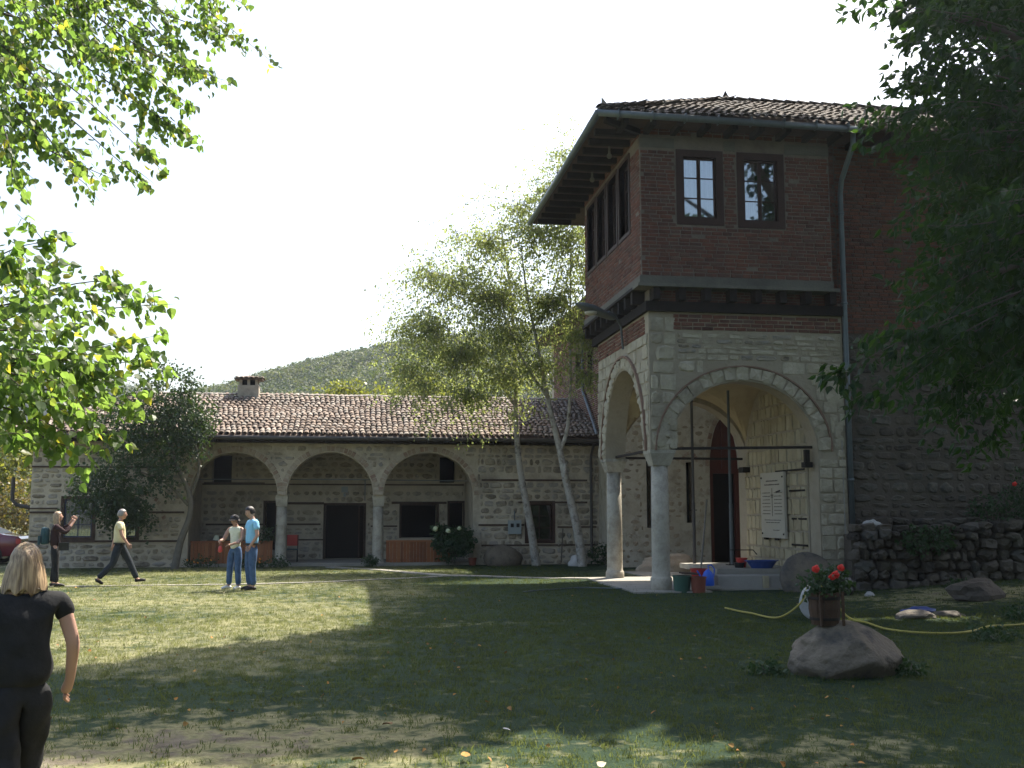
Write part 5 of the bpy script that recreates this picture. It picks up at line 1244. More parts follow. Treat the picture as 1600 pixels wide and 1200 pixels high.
LO = [(-2.56, 7.05, 3.07, -1.86, 6.75, 3.4),
  (-2.48, 6.83, 2.99, -1.72, 6.53, 3.22),
  (-2.64, 7.27, 2.98, -1.52, 6.9, 3.15),
  (-2.71, 7.49, 2.93, -1.49, 7.1, 3.22),
  (-2.7, 7.48, 2.85, -1.17, 7.05, 3.09),
  (-2.78, 7.7, 2.79, -1.25, 7.26, 2.93),
  (-2.7, 7.48, 2.72, -1.28, 7.07, 2.73),
  (-2.61, 7.26, 2.56, -1.26, 6.86, 2.5),
  (-2.61, 7.26, 2.52, -1.31, 6.87, 2.34),
  (-2.52, 7.04, 2.46, -1.4, 6.68, 2.16),
  (-2.52, 7.04, 2.38, -1.49, 6.69, 2.08),
  (-2.45, 6.82, 2.43, -1.58, 6.5, 2.15),
  (-2.45, 6.82, 2.47, -1.76, 6.53, 2.15),
  (-2.37, 6.6, 2.49, -1.81, 6.34, 2.1),
  (-2.38, 6.6, 2.64, -1.92, 6.35, 2.14),
  (-2.4, 6.61, 2.87, -1.82, 6.34, 2.95),
  (-2.4, 6.61, 2.95, -1.91, 6.35, 3.21),
  (-2.47, 6.82, 2.83, -1.65, 6.51, 2.8),
  (-2.55, 7.04, 2.78, -1.57, 6.71, 2.67),
  (-2.38, 6.6, 2.64, -1.61, 6.31, 2.47),
  (-2.54, 7.04, 2.62, -1.45, 6.69, 2.51),
  (-2.45, 6.82, 2.55, -1.62, 6.51, 2.3),
  (-2.41, 6.61, 3.03, -1.98, 6.36, 3.23),
  (-2.31, 6.38, 2.72, -1.64, 6.11, 2.59),
  (-2.3, 6.38, 2.57, -1.73, 6.12, 2.34),
  (-2.62, 7.26, 2.81, -1.43, 6.89, 2.82)]
WAL = [(7.33, 9.32, 6.33, 4.69, 9.41, 6.7),
  (7.32, 9.32, 6.2, 5.24, 9.33, 6.4),
  (7.71, 9.79, 6.78, 5.72, 9.76, 6.91),
  (7.6, 9.7, 6.16, 5.31, 9.72, 6.17),
  (7.43, 9.51, 5.66, 4.87, 9.59, 5.78),
  (7.27, 9.33, 5.45, 4.8, 9.39, 5.44),
  (7.56, 9.7, 5.46, 5.15, 9.75, 5.42),
  (7.12, 9.14, 5.31, 5.11, 9.15, 5.53),
  (7.44, 9.51, 5.8, 5.52, 9.49, 6.02),
  (7.76, 9.88, 6.39, 5.95, 9.83, 6.61),
  (7.64, 9.69, 6.73, 6.12, 9.6, 6.79),
  (7.4, 9.52, 5.26, 5.54, 9.49, 5.02),
  (7.26, 9.33, 5.19, 5.32, 9.32, 5.22),
  (7.09, 9.15, 4.86, 5.0, 9.16, 4.45),
  (7.24, 9.33, 4.92, 5.47, 9.3, 4.38),
  (7.37, 9.52, 4.72, 5.24, 9.53, 3.98),
  (7.06, 9.15, 4.34, 4.69, 9.21, 3.34),
  (6.9, 8.97, 4.04, 4.23, 9.08, 2.9),
  (6.89, 8.97, 3.91, 4.36, 9.06, 2.66),
  (7.04, 9.16, 3.96, 4.75, 9.2, 2.68),
  (7.18, 9.34, 4.07, 4.68, 9.41, 3.19),
  (7.34, 9.53, 4.31, 5.21, 9.54, 3.22),
  (7.48, 9.72, 4.23, 5.55, 9.69, 2.86),
  (7.49, 9.71, 4.37, 5.8, 9.65, 2.86),
  (7.21, 9.34, 4.4, 5.48, 9.29, 3.44),
  (7.37, 9.52, 4.72, 5.74, 9.46, 3.98),
  (7.17, 9.34, 3.88, 5.94, 9.23, 2.82),
  (6.85, 8.98, 3.3, 5.87, 8.83, 2.84),
  (6.8, 8.77, 4.73, 5.55, 8.68, 4.46),
  (7.07, 9.15, 4.47, 5.87, 9.03, 3.9),
  (7.19, 9.34, 4.13, 6.02, 9.21, 3.31),
  (7.14, 9.14, 5.51, 5.71, 9.06, 5.34),
  (7.17, 9.14, 6.04, 5.92, 9.03, 5.92),
  (7.36, 9.32, 6.81, 6.15, 9.19, 6.93),
  (6.52, 8.4, 4.72, 5.55, 8.27, 4.52),
  (7.63, 9.9, 4.42, 6.11, 9.81, 4.34),
  (7.85, 10.08, 5.61, 6.54, 9.94, 5.35),
  (7.66, 9.9, 4.83, 5.72, 9.86, 4.34),
  (7.32, 9.53, 3.92, 5.14, 9.55, 2.97),
  (7.45, 9.51, 5.94, 6.33, 9.37, 5.68),
  (7.49, 9.51, 6.63, 6.43, 9.35, 6.42),
  (7.16, 9.35, 3.75, 6.22, 9.18, 3.56)]
# tree reaching in from the left
lt = thing('linden_tree', 'broad leaved tree reaching sunlit branches into view from the left', 'tree', (-5.4, 8.4, gz(-5.4, 8.4)))
mt_ = MB(); limb(mt_, [(-5.4, 8.4, -.2), (-5.3, 8.35, 2), (-5.2, 8.5, 4.5), (-4.9, 8.8, 7.2), (-4.7, 9.2, 9.5)], (.24, .08), 12)
limb(mt_, [(-5.25, 8.4, 4), (-4.3, 8.7, 5.6), (-3.3, 8.9, 6.3), (-2.4, 9.4, 6.7), (-1.5, 9.8, 6.9)], (.08, .03)); limb(mt_, [(-5.3, 8.4, 2.2), (-4.4, 7.9, 2.5), (-3.3, 7.3, 2.6), (-2.5, 6.9, 2.75)], (.07, .025)); limb(mt_, [(-5.25, 8.4, 3.4), (-4.2, 8.2, 4.4), (-3.3, 8.0, 4.9), (-2.8, 7.8, 5.1)], (.06, .02))
mt_.build('trunk', MAT['bark'], lt, smooth=True)
mt_ = MB(); lv = []
for s_ in UP: spray(mt_, lv, s_[:3], s_[3:], .068, spread=.09, step=.015, sag=.15, side=5)
n_up = len(lv)
for s_ in LO: spray(mt_, lv, s_[:3], s_[3:], .070, spread=.085, step=.015, sag=.1, side=4, r0=.009)
mt_.build('twigs', MAT['bark'], lt, smooth=True)['kind'] = 'stuff'
crown_cloud(lv, [((-5.2, 9.6, 8.6), (2.2, 2.2, 1.6)), ((-5.5, 7.5, 6), (1.4, 1.8, 1.6))], 2200, .085)
pieces(lv, HEART, 'leaf', MAT['linden_leaf'], lt, 'leaf', 'leaves', 300)
# walnut on the right
wt = thing('walnut_tree', 'dark walnut tree with hanging leafy branches on the right edge', 'tree', (8.1, 9.9, gz(8.1, 9.9)))
mt_ = MB(); limb(mt_, [(8.3, 9.9, -.2), (8.25, 9.9, 1.6), (8.1, 9.9, 3.2), (7.9, 9.8, 5.2), (7.7, 9.8, 7.2), (7.8, 9.9, 9)], (.22, .07), 12)
for q in ([(8.2, 9.9, 2.6), (7.4, 9.4, 3.6), (6.6, 9.1, 4.1), (6.0, 9.1, 4.0)], [(8.1, 9.9, 3.6), (7.5, 9.5, 4.8), (6.8, 9.3, 5.3), (6, 9.3, 5.5)], [(7.9, 9.8, 5), (7.4, 9.7, 6), (6.8, 9.6, 6.6), (6, 9.6, 6.8)]): limb(mt_, q, (.07, .02))
mt_.build('trunk', MAT['bark'], wt, smooth=True)
mt_ = MB(); lv = []
for s_ in WAL: spray(mt_, lv, s_[:3], s_[3:], .115, spread=.13, step=.022, sag=.18, side=3, droop=.6)
mt_.build('twigs', MAT['bark'], wt, smooth=True)['kind'] = 'stuff'
crown_cloud(lv, [((7.3, 11.0, 6.9), (.9, .8, 1.0)), ((7.4, 11.0, 5.6), (.8, .8, 1.0)), ((7.4, 11.1, 4.4), (.8, .8, .9)), ((7.3, 11, 3.3), (.7, .7, .8)), ((7.6, 10.3, 4.4), (1.5, 1.2, 1.6)), ((7.7, 10.2, 6.6), (1.6, 1.3, 1.5)), ((8.6, 10.2, 8.6), (2.0, 1.8, 1.6)), ((8.9, 9.0, 5.5), (1.4, 1.6, 2.2))], 1900, .12)
pieces(lv, OVAL, 'leaf', MAT['walnut_leaf'], wt, 'leaf', 'leaves', 300)
# tall tree behind it whose crown spreads above the frame and shades the lawn
tt = thing('tall_tree', 'tall dense tree standing beyond the walnut at the right edge', 'tree', (13.2, 16.4, gz(13.2, 16.4)))
mt_ = MB(); limb(mt_, [(13.2, 16.4, -.2), (13.1, 16.4, 4), (12.6, 16.7, 8), (11.6, 17, 12), (10.8, 17.4, 16)], (.38, .12), 12)
for q in ([(12.4, 16.8, 9), (10.5, 17.3, 11.8), (8.5, 17.6, 14), (6.2, 17.6, 15.2)], [(11.8, 17, 11.5), (9.5, 16.8, 13.2), (7.5, 17, 14.2)], [(12.6, 16.6, 8), (14, 16, 10.5), (14.8, 15.8, 12.5)], [(11.2, 17.2, 14), (9.6, 18.2, 15.6), (8, 18.6, 16.2)], [(13.1, 16.4, 4.2), (12.2, 16.2, 6), (11.6, 16, 7.2)]): limb(mt_, q, (.16, .04))
for q in ([(12.4, 16.8, 9.5), (10.8, 19.0, 12.5), (9.2, 21.2, 14.4)], [(11, 17, 13), (8.4, 19.6, 14.8), (6.2, 20.6, 15.4)], [(13.0, 16.4, 6), (11.4, 15.2, 9.4), (9.6, 14.4, 11.2)]): limb(mt_, q, (.14, .04))
mt_.build('trunk', MAT['bark'], tt, smooth=True)
lv = []; TALL = [((13.2, 16.8, 12.4), (2.6, 2.4, 2.4)), ((12.4, 16.4, 7.6), (2.0, 1.8, 2.2)), ((13.6, 16.0, 9.6), (2.2, 1.8, 2.0)), ((13.2, 17.2, 5), (1.6, 1.6, 1.8))]
crown_cloud(lv, TALL, 5200, .19)
def shade_cell(sx, sd, h):     # crown position whose shade reaches the given spot of lawn
    x, d = sx + .38 * h, sd + .54 * h; return (x * CY + d * SY, -x * SY + d * CY, h)
TOP = []
for sd, h, xs in ((15.9, 15.8, (.2, 2.0, 3.8, 5.6)), (15.5, 15.7, (-1.0,)), (9.55, 13.0, (-3.9, -2.5, -1.2)), (14.7, 15.6, (-1.6, .4, 2.6, 4.8)), (12.9, 14.8, (-3.0, -1.2, .8, 2.8, 4.8)), (11.2, 14.0, (-3.9, -2.2, -.4, 1.6, 3.6, 5.6)), (10.3, 13.4, (-3.7, -1.9, -.1, 1.3)), (9.4, 9.9, (3.2, 4.6)), (8.0, 10.0, (3.1, 4.6)), (7.3, 9.2, (2.9, 4.2))):
    for x in xs: TOP.append((shade_cell(x, sd, h), (1.25, 1.0, .75)))
lv2 = []; crown_cloud(lv2, TOP, 1700, .36, rej=.8, tl=(.2, .5))
joined(lv + lv2, DIA, MAT['walnut_leaf'], tt, 'crown', kind=None)
# birches
def birch(label, limbs, clumps, nl, group):
    b = thing('birch_tree', label, 'tree', limbs[0][0][0], group=group); mt2 = MB()
    for pts, r in limbs: limb(mt2, pts, r, 10)
    mt2.build('trunk', MAT['birch_bark'], b, smooth=True)
    lv = []; mt3 = MB(); crown_cloud(lv, clumps, nl, .085, droop=.8, hang=.5, mbt=mt3, tl=(.2, .5), rej=.9, soft=True)
    mt3.build('twigs', MAT['pale_bark'], b)['kind'] = 'stuff'; joined(lv, DIA, MAT['birch_leaf'], b, 'crown', kind=None); return b
birch('slender white birch leaning left with its base beside the meter box', [([(5.75, 33.3, -.1), (5.55, 33.2, 1.2), (5.2, 33.1, 3.0), (5.05, 33, 4.6), (5.0, 32.9, 7), (4.7, 32.6, 9.5), (4.4, 32.4, 11)], (.15, .012)), ([(5.05, 33, 5), (4, 32.7, 6.4), (2.8, 32.4, 7.2)], (.05, .015)), ([(5, 32.9, 6.8), (6, 32.5, 8.2), (6.4, 32.3, 9.6)], (.05, .015))],
      [((3.2, 32.2, 6.6), (1.9, 1.3, 1.2)), ((2.2, 32.3, 7.4), (1.2, 1.0, 1.3)), ((4.2, 32.3, 8.4), (1.8, 1.2, 1.7)), ((2.9, 32.3, 8.9), (1.4, 1, 1.2)), ((4.1, 32.3, 10.2), (1.3, 1.0, 1.2)), ((3.4, 32.0, 5.3), (1.5, .9, .8)), ((4.6, 32.3, 6.0), (1.2, 1, .9)), ((1.6, 32.3, 6.1), (.8, .8, .7)), ((3.0, 32.0, 10.3), (.5, .5, .5)), ((4.9, 32.2, 4.8), (.45, .4, .5)), ((3.6, 32.0, 4.2), (.3, .3, .5)), ((1.9, 32.1, 5.6), (1.1, .8, .9)), ((1.5, 32.1, 7.3), (.8, .7, .9)), ((2.2, 32.1, 9.0), (.8, .7, .9)), ((2.1, 32.0, 4.6), (.5, .3, .4))], 2050.0, 'birches in front of the low building')
birch('forked white birch nearest the tower with two bright stems', [([(7.1, 32.7, -.1), (6.95, 32.6, 1), (6.55, 32.4, 2.6), (6.3, 32.3, 3.7), (5.95, 32.1, 5.0), (5.6, 31.9, 6.6), (5.2, 31.8, 8.5), (5.0, 31.7, 10)], (.16, .012)), ([(6.33, 32.3, 3.6), (6.55, 32.2, 4.3), (6.6, 32, 5.6), (6.6, 31.9, 7.6), (6.6, 31.8, 9.8)], (.07, .02)), ([(6.6, 32.4, 2.5), (6.45, 32.2, 2.9), (6.5, 32.2, 3.2)], (.07, .05)), ([(5.9, 32, 5.2), (5, 31.8, 6.5), (4.4, 31.7, 8)], (.05, .02))],
      [((5.9, 31.7, 8.2), (1.5, 1.0, 1.8)), ((6.6, 31.6, 10.2), (1.2, 1.0, 1.7)), ((6.3, 31.6, 12.0), (.8, .8, 1.5)), ((6.9, 31.6, 7.2), (1.0, .9, 1.5)), ((5.4, 31.7, 10.4), (1.1, .9, 1.4)), ((5.6, 31.7, 6.2), (1.1, .8, .9)), ((7.0, 31.6, 5.9), (.7, .7, .7)), ((7.2, 31.7, 9.2), (.9, .9, 1.4)), ((6.5, 31.5, 11.3), (1.0, .8, 1.2)), ((5.8, 31.6, 11.7), (.8, .7, .9)), ((6.4, 31.5, 12.9), (.6, .6, .9)), ((4.9, 31.7, 11.2), (.8, .7, .8)), ((4.6, 31.8, 7.2), (1.2, .9, 1.4))], 2050.0, 'birches in front of the low building')
# small tree against the arcade
s_t = thing('small_tree', 'small dark leaved tree in front of the first arch', 'tree', (-5.25, 33.0, 0))
mt_ = MB(); limb(mt_, [(-5.25, 33.0, -.1), (-5.1, 33, .8), (-4.85, 33, 1.6), (-4.9, 32.9, 2.3), (-5.3, 32.7, 3.2), (-5.6, 32.5, 4.4)], (.12, .04)); limb(mt_, [(-4.9, 33, 1.9), (-5.6, 32.8, 2.6), (-6.6, 32.6, 3.0)], (.06, .02)); limb(mt_, [(-4.85, 33, 2.1), (-4.6, 32.8, 3.1), (-4.9, 32.7, 4.2)], (.05, .02))
mt_.build('trunk', MAT['pale_bark'], s_t, smooth=True)
lv = []; crown_cloud(lv, [((-6.4, 32.5, 2.9), (1.3, .9, .75)), ((-5.6, 32.5, 3.9), (1.1, .8, .9)), ((-7.2, 32.5, 2.2), (.7, .6, .6)), ((-5.5, 32.5, 5.2), (.7, .6, .8)), ((-6.5, 32.5, 4.4), (.9, .7, .8)), ((-4.9, 32.5, 4.4), (.5, .5, .6)), ((-6.6, 32.5, 1.7), (.35, .4, .4))], 2300, .085, hang=.2)
joined(lv, HEART, MAT['dark_leaf'], s_t, 'crown', kind=None)
def bush_tree(name, label, base, trunk_h, clumps, n, size, mat, cat='tree', group=None):
    b = thing(name, label, cat, base, group=group); m_ = MB(); limb(m_, [base, (base[0] + .1, base[1], base[2] + trunk_h * .5), (base[0], base[1], base[2] + trunk_h)], (.16, .06), 6)
    for c, r in clumps[:4]: limb(m_, [(base[0], base[1], base[2] + trunk_h * .7), ((base[0] + c[0]) / 2, (base[1] + c[1]) / 2, (base[2] + trunk_h + c[2]) / 2), c], (.06, .02), 5)
    m_.build('trunk', MAT['bark'], b); lv = []; crown_cloud(lv, clumps, n, size); joined(lv, DIA, MAT[mat], b, 'crown', kind=None)
bush_tree('broadleaf_tree', 'pale yellow green tree rising behind the tiled roof beside the hill', (-1.0, 55.5, 0), 5, [((-1.0, 55.5, 6.6), (1.5, 1.3, 1.3)), ((-.5, 55.5, 7.6), (.9, .8, .8)), ((-1.9, 55.3, 6.0), (.9, .8, .8))], 1500, .20, 'yellow_leaf', group='trees behind the tiled roof')
bush_tree('broadleaf_tree', 'yellow green tree behind the roof touching the birch crown', (2.3, 55.5, 0), 5, [((2.2, 55.3, 6.9), (1.7, 1.4, 1.4)), ((1.4, 55.3, 6.3), (1.2, 1, 1)), ((3.3, 55.3, 7.3), (1.6, 1.2, 1.4)), ((4.8, 55, 7), (1.5, 1, 1.3))], 1600, .20, 'yellow_leaf', group='trees behind the tiled roof')
bush_tree('broadleaf_tree', 'sunlit green tree beyond the left end of the low building', (-16.6, 50, 0), 3.5, [((-16.6, 49, 4.3), (2.6, 1.8, 1.7)), ((-14.4, 49.5, 3.4), (1.4, 1.2, 1.6)), ((-18.5, 49, 4), (2, 1.5, 1.7))], 2600, .20, 'yellow_leaf', group='greenery left of the low building')
bush_tree('shrub', 'brownish green shrub behind the dark red car', (-14.6, 44.5, 0), 1.6, [((-14.6, 44.2, 1.5), (1.9, 1.1, 1.5)), ((-12.7, 44.5, 1.6), (1.2, 1, 1.5)), ((-16.4, 44.5, 1.5), (1.4, 1, 1.4))], 2600, .15, 'brown_leaf', 'shrub', 'greenery left of the low building')
# hydrangea, flowers, plants
def plant(name, label, c, clumps, n, size, mat, blooms=None, bm_='geranium', bs=.04, cat='plant', shape=None, group=None):
    b = thing(name, label, cat, c, group=group); m_ = MB()
    for k in range(7):
        e = Vector(clumps[k % len(clumps)][0]) + rvec(.08); m_.tube([c, Vector(c).lerp(e, .5) + rvec(.03), e], [.01, .007, .004], 4)
    m_.build('stems', MAT['pale_bark'], b); lv = []; crown_cloud(lv, clumps, n, size, tl=(.04, .13), rej=0 if n < 900 else .35); joined(lv, shape or HEART, MAT[mat], b, 'foliage', kind=None)
    for p in (blooms or []):
        m_ = MB(); bm = bmesh.new(); bmesh.ops.create_icosphere(bm, subdivisions=2, radius=bs * random.uniform(.8, 1.15))
        for v in bm.verts: v.co *= 1 + .5 * noise.noise(v.co * 40); v.co += Vector(p)
        me = bpy.data.meshes.new('bloom'); bm.to_mesh(me); bm.free(); link('bloom', me, MAT[bm_], b)
plant('hydrangea', 'round hydrangea bush with pale blooms in front of the third arch', (3.2, 33.8, 0), [((3.1, 33.75, .65), (.5, .35, .5)), ((3.45, 33.7, .8), (.35, .3, .4)), ((2.75, 33.7, .9), (.3, .3, .3))], 1300, .085, 'bush_leaf', [(2.55, 33.45, 1.16), (2.95, 33.4, 1.10), (3.3, 33.4, 1.18)], 'hydrangea_bloom', .075)
plant('geranium', 'red geranium with three flower heads growing in the barrel planter', (bx, by, bz0 + .3), [((bx - .02, by, bz0 + .42), (.17, .15, .10)), ((bx + .10, by, bz0 + .46), (.12, .12, .10))], 330, .05, 'bush_leaf', [(4.95, 10.95, 1.12), (5.10, 10.88, 1.035), (5.24, 10.95, 1.13), (5.15, 10.9, 1.06)], 'geranium', .042, group='red geraniums')
plant('rose_bush', 'dark bush with two red flowers on top of the bank at the right edge', (14.2, 21.9, 1.2), [((14.2, 21.8, 1.7), (.7, .4, .5)), ((14.8, 21.7, 1.9), (.5, .4, .7))], 700, .07, 'bush_leaf', [(14.28, 21.3, 2.32), (14.55, 21.3, 2.08), (14.6, 21.3, 1.75)], 'geranium', .05)
plant('weed', 'leafy green plant hanging over the middle of the dry wall', (12.0, 21.7, 1.0), [((12.0, 21.4, 1.1), (.35, .25, .3)), ((12.5, 21.4, 1.15), (.3, .25, .25))], 420, .08, 'bush_leaf', group='weeds along the dry wall')
for i, (x, y, s, lab) in enumerate(((12.6, 20.8, .22, 'low green weed at the foot of the dry wall'), (8.6, 13.4, .28, 'patch of broad weeds right of the boulder'), (9.8, 12.6, .3, 'sprawling weeds at the right edge of the lawn'), (4.45, 11.2, .16, 'small leafy weed left of the big boulder'), (5.95, 10.9, .12, 'tiny weed at the right foot of the big boulder'), (10.6, 15.8, .32, 'weeds growing around the yellow hose'))):
    z_ = gz(x, y); plant('weed', lab, (x, y, z_), [((x, y, z_ + s * .2), (s, s * .9, s * .3))], int(240 + s * 500), .055, 'bush_leaf', group='weeds on the bank and lawn')
for i, (x, y, lab) in enumerate(((-4.55, 33.6, 'orange marigolds beneath the boards left of the couple'), (-3.1, 33.6, 'orange marigolds at the foot of the boards right of the couple'), (-2.25, 33.5, 'leafy plants around the base of the first column'), (.55, 33.5, 'grassy plant at the base of the second column'))):
    w = [.5, .5, .35, .2][i]; plant('flower_bed', lab, (x, y, 0), [((x, y, .16), (w, .2, .17))], 380, .06, 'bush_leaf', [(x + random.uniform(-w, w) * .8, y - .15, random.uniform(.15, .32)) for _ in range(6)] if i < 2 else None, 'orange_flower', .03, cat='flowers')
plant('potted_plant', 'leafy plant in the first arch just left of the column', (-2.75, 34.5, .8), [((-2.75, 34.4, 1.0), (.25, .2, .25))], 200, .08, 'dark_leaf')
plant('ivy', 'dark green weeds at the base of the tower pier by the birches', (7.9, 33.3, 0), [((7.9, 33.2, .35), (.5, .3, .35))], 600, .07, 'bush_leaf')
# fallen leaves and scraps near the viewer
lf = []
for k in range(170):
    d = random.uniform(7.2, 15) if random.random() < .8 else random.uniform(15, 24); xc = random.uniform(-.5, .35) * d; x, y = xc * CY + d * SY, -xc * SY + d * CY; s = random.uniform(.025, .055)
    lf.append((Matrix.Translation((x, y, gz(x, y) + .04)) @ Euler((random.gauss(0, .5), random.gauss(0, .5), random.uniform(0, 6))).to_matrix().to_4x4() @ Matrix.Diagonal((s, s, s, 1)), s))
joined(lf, HEART, MAT['dead_leaf'], None, 'leaf_litter')
LEAVES = [(-.25, 7.6, .13, 'dead_leaf', 'broad brown fallen leaf nearest the woman in black'), (.02, 8.05, .10, 'dead_leaf', 'curled brown leaf on the bare soil patch'), (.55, 7.65, .10, 'dead_leaf', 'orange fallen leaf at the lower edge of the shade'), (.20, 7.55, .085, 'pale_leaf', 'pale scrap of paper on the sunlit grass by the shade edge'), (.85, 8.0, .09, 'dead_leaf', 'brown leaf right of the bare soil patch'), (.35, 9.2, .10, 'dead_leaf', 'yellow brown leaf in the middle of the shaded grass'), (1.25, 8.9, .07, 'granite', 'small whitish pebble on the shaded grass'), (1.75, 7.6, .08, 'pale_leaf', 'pale leaf on the sunlit grass at the bottom centre'), (2.7, 9.4, .07, 'dead_leaf', 'small tan leaf in the shade above the sunlit patch'), (-2.69, 22.88, .13, 'pale_leaf', 'pale flat chip on the grass in front of the couple')]
for x, y, s, mt, lab in LEAVES:
    v, f = HEART[random.randrange(5)]; M = Matrix.Translation((x, y, gz(x, y) + .045)) @ Euler((random.uniform(-.4, .4), random.uniform(-.4, .4), random.uniform(0, 6))).to_matrix().to_4x4() @ Matrix.Diagonal((s, s, s, 1))
    mb = MB(); mb.add([M @ Vector(q) for q in v], f); tag(mb.build('fallen_leaf' if 'leaf' in mt and 'scrap' not in lab and 'chip' not in lab else 'scrap', MAT[mt]), lab, 'leaf' if 'leaf' in lab else 'litter')

# ============================================================ people
def skin_mesh(nodes, edges, root, sub=2, flat=None):
    me = bpy.data.meshes.new('s'); keys = list(nodes); me.from_pydata([nodes[k][0] for k in keys], [(keys.index(a), keys.index(b)) for a, b in edges], [])
    o = bpy.data.objects.new('s', me); COL.objects.link(o)
    m = o.modifiers.new('k', 'SKIN'); m.use_smooth_shade = True; m.branch_smoothing = .4
    sv_ = me.skin_vertices[0].data
    for i, k in enumerate(keys):
        r = nodes[k][1]; sv_[i].radius = (r, r) if not isinstance(r, tuple) else r; sv_[i].use_root = (k == root)
    s = o.modifiers.new('d', 'SUBSURF'); s.levels = sub; s.render_levels = sub
    dg = bpy.context.evaluated_depsgraph_get(); dg.update(); ev = o.evaluated_get(dg); out = bpy.data.meshes.new_from_object(ev)
    v = [tuple(x.co) for x in out.vertices]; f = [tuple(p.vertices) for p in out.polygons]
    bpy.data.objects.remove(o); bpy.data.meshes.remove(me); bpy.data.meshes.remove(out); return v, f
BASE = dict(pelvis=(0, 0, .96), waist=(0, .0, 1.09), chest=(0, -.01, 1.30), upper=(0, -.01, 1.41), neck=(0, 0, 1.50), skull=(0, .02, 1.58),
            shL=(-.185, -.01, 1.42), elL=(-.245, -.02, 1.14), wrL=(-.255, .06, .90), haL=(-.255, .09, .82), shR=(.185, -.01, 1.42), elR=(.245, -.02, 1.14), wrR=(.255, .06, .90), haR=(.255, .09, .82),
            hipL=(-.095, 0, .91), knL=(-.105, .02, .50), anL=(-.11, -.02, .09), toL=(-.115, .13, .035), hipR=(.095, 0, .91), knR=(.105, .02, .50), anR=(.11, -.02, .09), toR=(.115, .13, .035))
RAD = dict(pelvis=.135, waist=.125, chest=.135, upper=.105, neck=.052, skull=.06, sh=.062, el=.042, wr=.029, ha=.038, hip=.095, kn=.058, an=.038, to=.03)
def person(label, loc, rz, H, pose, top, bottom, shoes, hair, sleeve=.55, build=1.0, hairlen=.0, sub=2, fing=.35, head_turn=0, head_tilt=0, skirt=None, neckline=None, extra=None, shirt_hem=.93, depth=.78, shirt_rough=0, hips=1.0):
    t = thing('person', label, 'person', loc, rz); k = H / 1.75
    J = {a: Vector(p) for a, p in {**BASE, **pose}.items()}
    def rad(n):
        b = n.rstrip('LR') if n not in RAD else n; r = RAD[b]
        if b in ('pelvis', 'waist', 'chest', 'upper'): r *= build
        if b in ('hip',): r *= (build + 1) / 2 * hips
        return r
    COV = {'pelvis': .72, 'waist': .6, 'chest': .7, 'upper': .58, 'shL': .86 if sleeve > 0 else 1, 'shR': .86 if sleeve > 0 else 1, 'hipL': .75, 'hipR': .75, 'knL': .8, 'knR': .8}
    def N_(names, extra_r=0, mul=1.0): return {n: (tuple(J[n] * k), (rad(n) * COV.get(n, 1) * mul + extra_r) * k) for n in names}
    def fl(v, amt=depth):      # a torso is wider than deep
        out = []
        for x, y, z in v:
            w = sstep(.80 * k, .95 * k, z) * (1 - sstep(1.42 * k, 1.5 * k, z)); cy_ = 0
            near = 1 if abs(x) < .24 * k * build and abs(y) < .22 * k else 0
            out.append((x, y * (1 - (1 - amt) * w * near), z))
        return out
    names = list(BASE); E_ = [('pelvis', 'waist'), ('waist', 'chest'), ('chest', 'upper'), ('upper', 'neck'), ('neck', 'skull')]
    for s in 'LR': E_ += [('upper', 'sh' + s), ('sh' + s, 'el' + s), ('el' + s, 'wr' + s), ('wr' + s, 'ha' + s), ('pelvis', 'hip' + s), ('hip' + s, 'kn' + s), ('kn' + s, 'an' + s), ('an' + s, 'to' + s)]
    v, f = skin_mesh(N_(names), E_, 'pelvis', sub); mb = MB(); mb.add(fl(v), f)
    # head
    HM = Matrix.Translation(Vector(J['skull']) * k + Vector((0, .015 * k, .055 * k))) @ Euler((head_tilt, 0, head_turn)).to_matrix().to_4x4()
    bm = bmesh.new(); bmesh.ops.create_uvsphere(bm, u_segments=24, v_segments=18, radius=1)
    for q in bm.verts:
        x, y, z = q.co; w = .078 * (1 - .22 * max(0, -z)); q.co = Vector((x * w, y * .098 * (1 - .10 * max(0, -z)), z * .118)) * k
        if y > .8 and -.25 < z < .12: q.co.y += .022 * k * math.exp(-(x / .16) ** 2) * (1 - abs(z + .08) / .3)       # nose
        if y > .6 and -.02 < z < .22: q.co.y -= .008 * k * math.exp(-((abs(x) - .4) / .18) ** 2)                        # eye sockets
        if y > .5 and z < -.6: q.co.y += .012 * k                                                                        # chin
    mb.add([HM @ q.co for q in bm.verts], [tuple(a.index for a in p.verts) for p in bm.faces]); bm.free()
    for s in (-1, 1):       # ears
        mb.add([HM @ (Vector(q) * k) for q in [(s * .074, .0, .03), (s * .088, -.012, .032), (s * .09, -.014, -.005), (s * .076, .0, -.03), (s * .074, .02, .0)]], [(0, 1, 2), (0, 2, 3), (0, 3, 4), (4, 3, 2), (4, 2, 1)])
    # hands: palm, fingers, thumb
    for s in 'LR':
        w_, h_ = Vector(J['wr' + s]) * k, Vector(J['ha' + s]) * k; d = (h_ - w_).normalized()
        side = d.cross(Vector((1, 0, 0)) if abs(d.x) < .8 else Vector((0, 0, 1))).normalized(); nn = d.cross(side).normalized() * (1 if s == 'L' else -1)
        for i, (o_, l_) in enumerate(((-.034, .076), (-.011, .086), (.012, .080), (.033, .062))):
            a = h_ + side * o_ * k - d * .012 * k; b1 = a + (d + nn * .15) * l_ * .5 * k; b2 = b1 + (d * (1 - fing) + nn * fing * 1.4).normalized() * l_ * .5 * k
            mb.tube([a, b1, b2], [.0105 * k, .0095 * k, .007 * k], 6)
        a = w_.lerp(h_, .45) - side * .022 * k; b1 = a - side * .03 * k + d * .025 * k; mb.tube([a, b1, b1 + d * .032 * k], [.013 * k, .011 * k, .007 * k], 6)
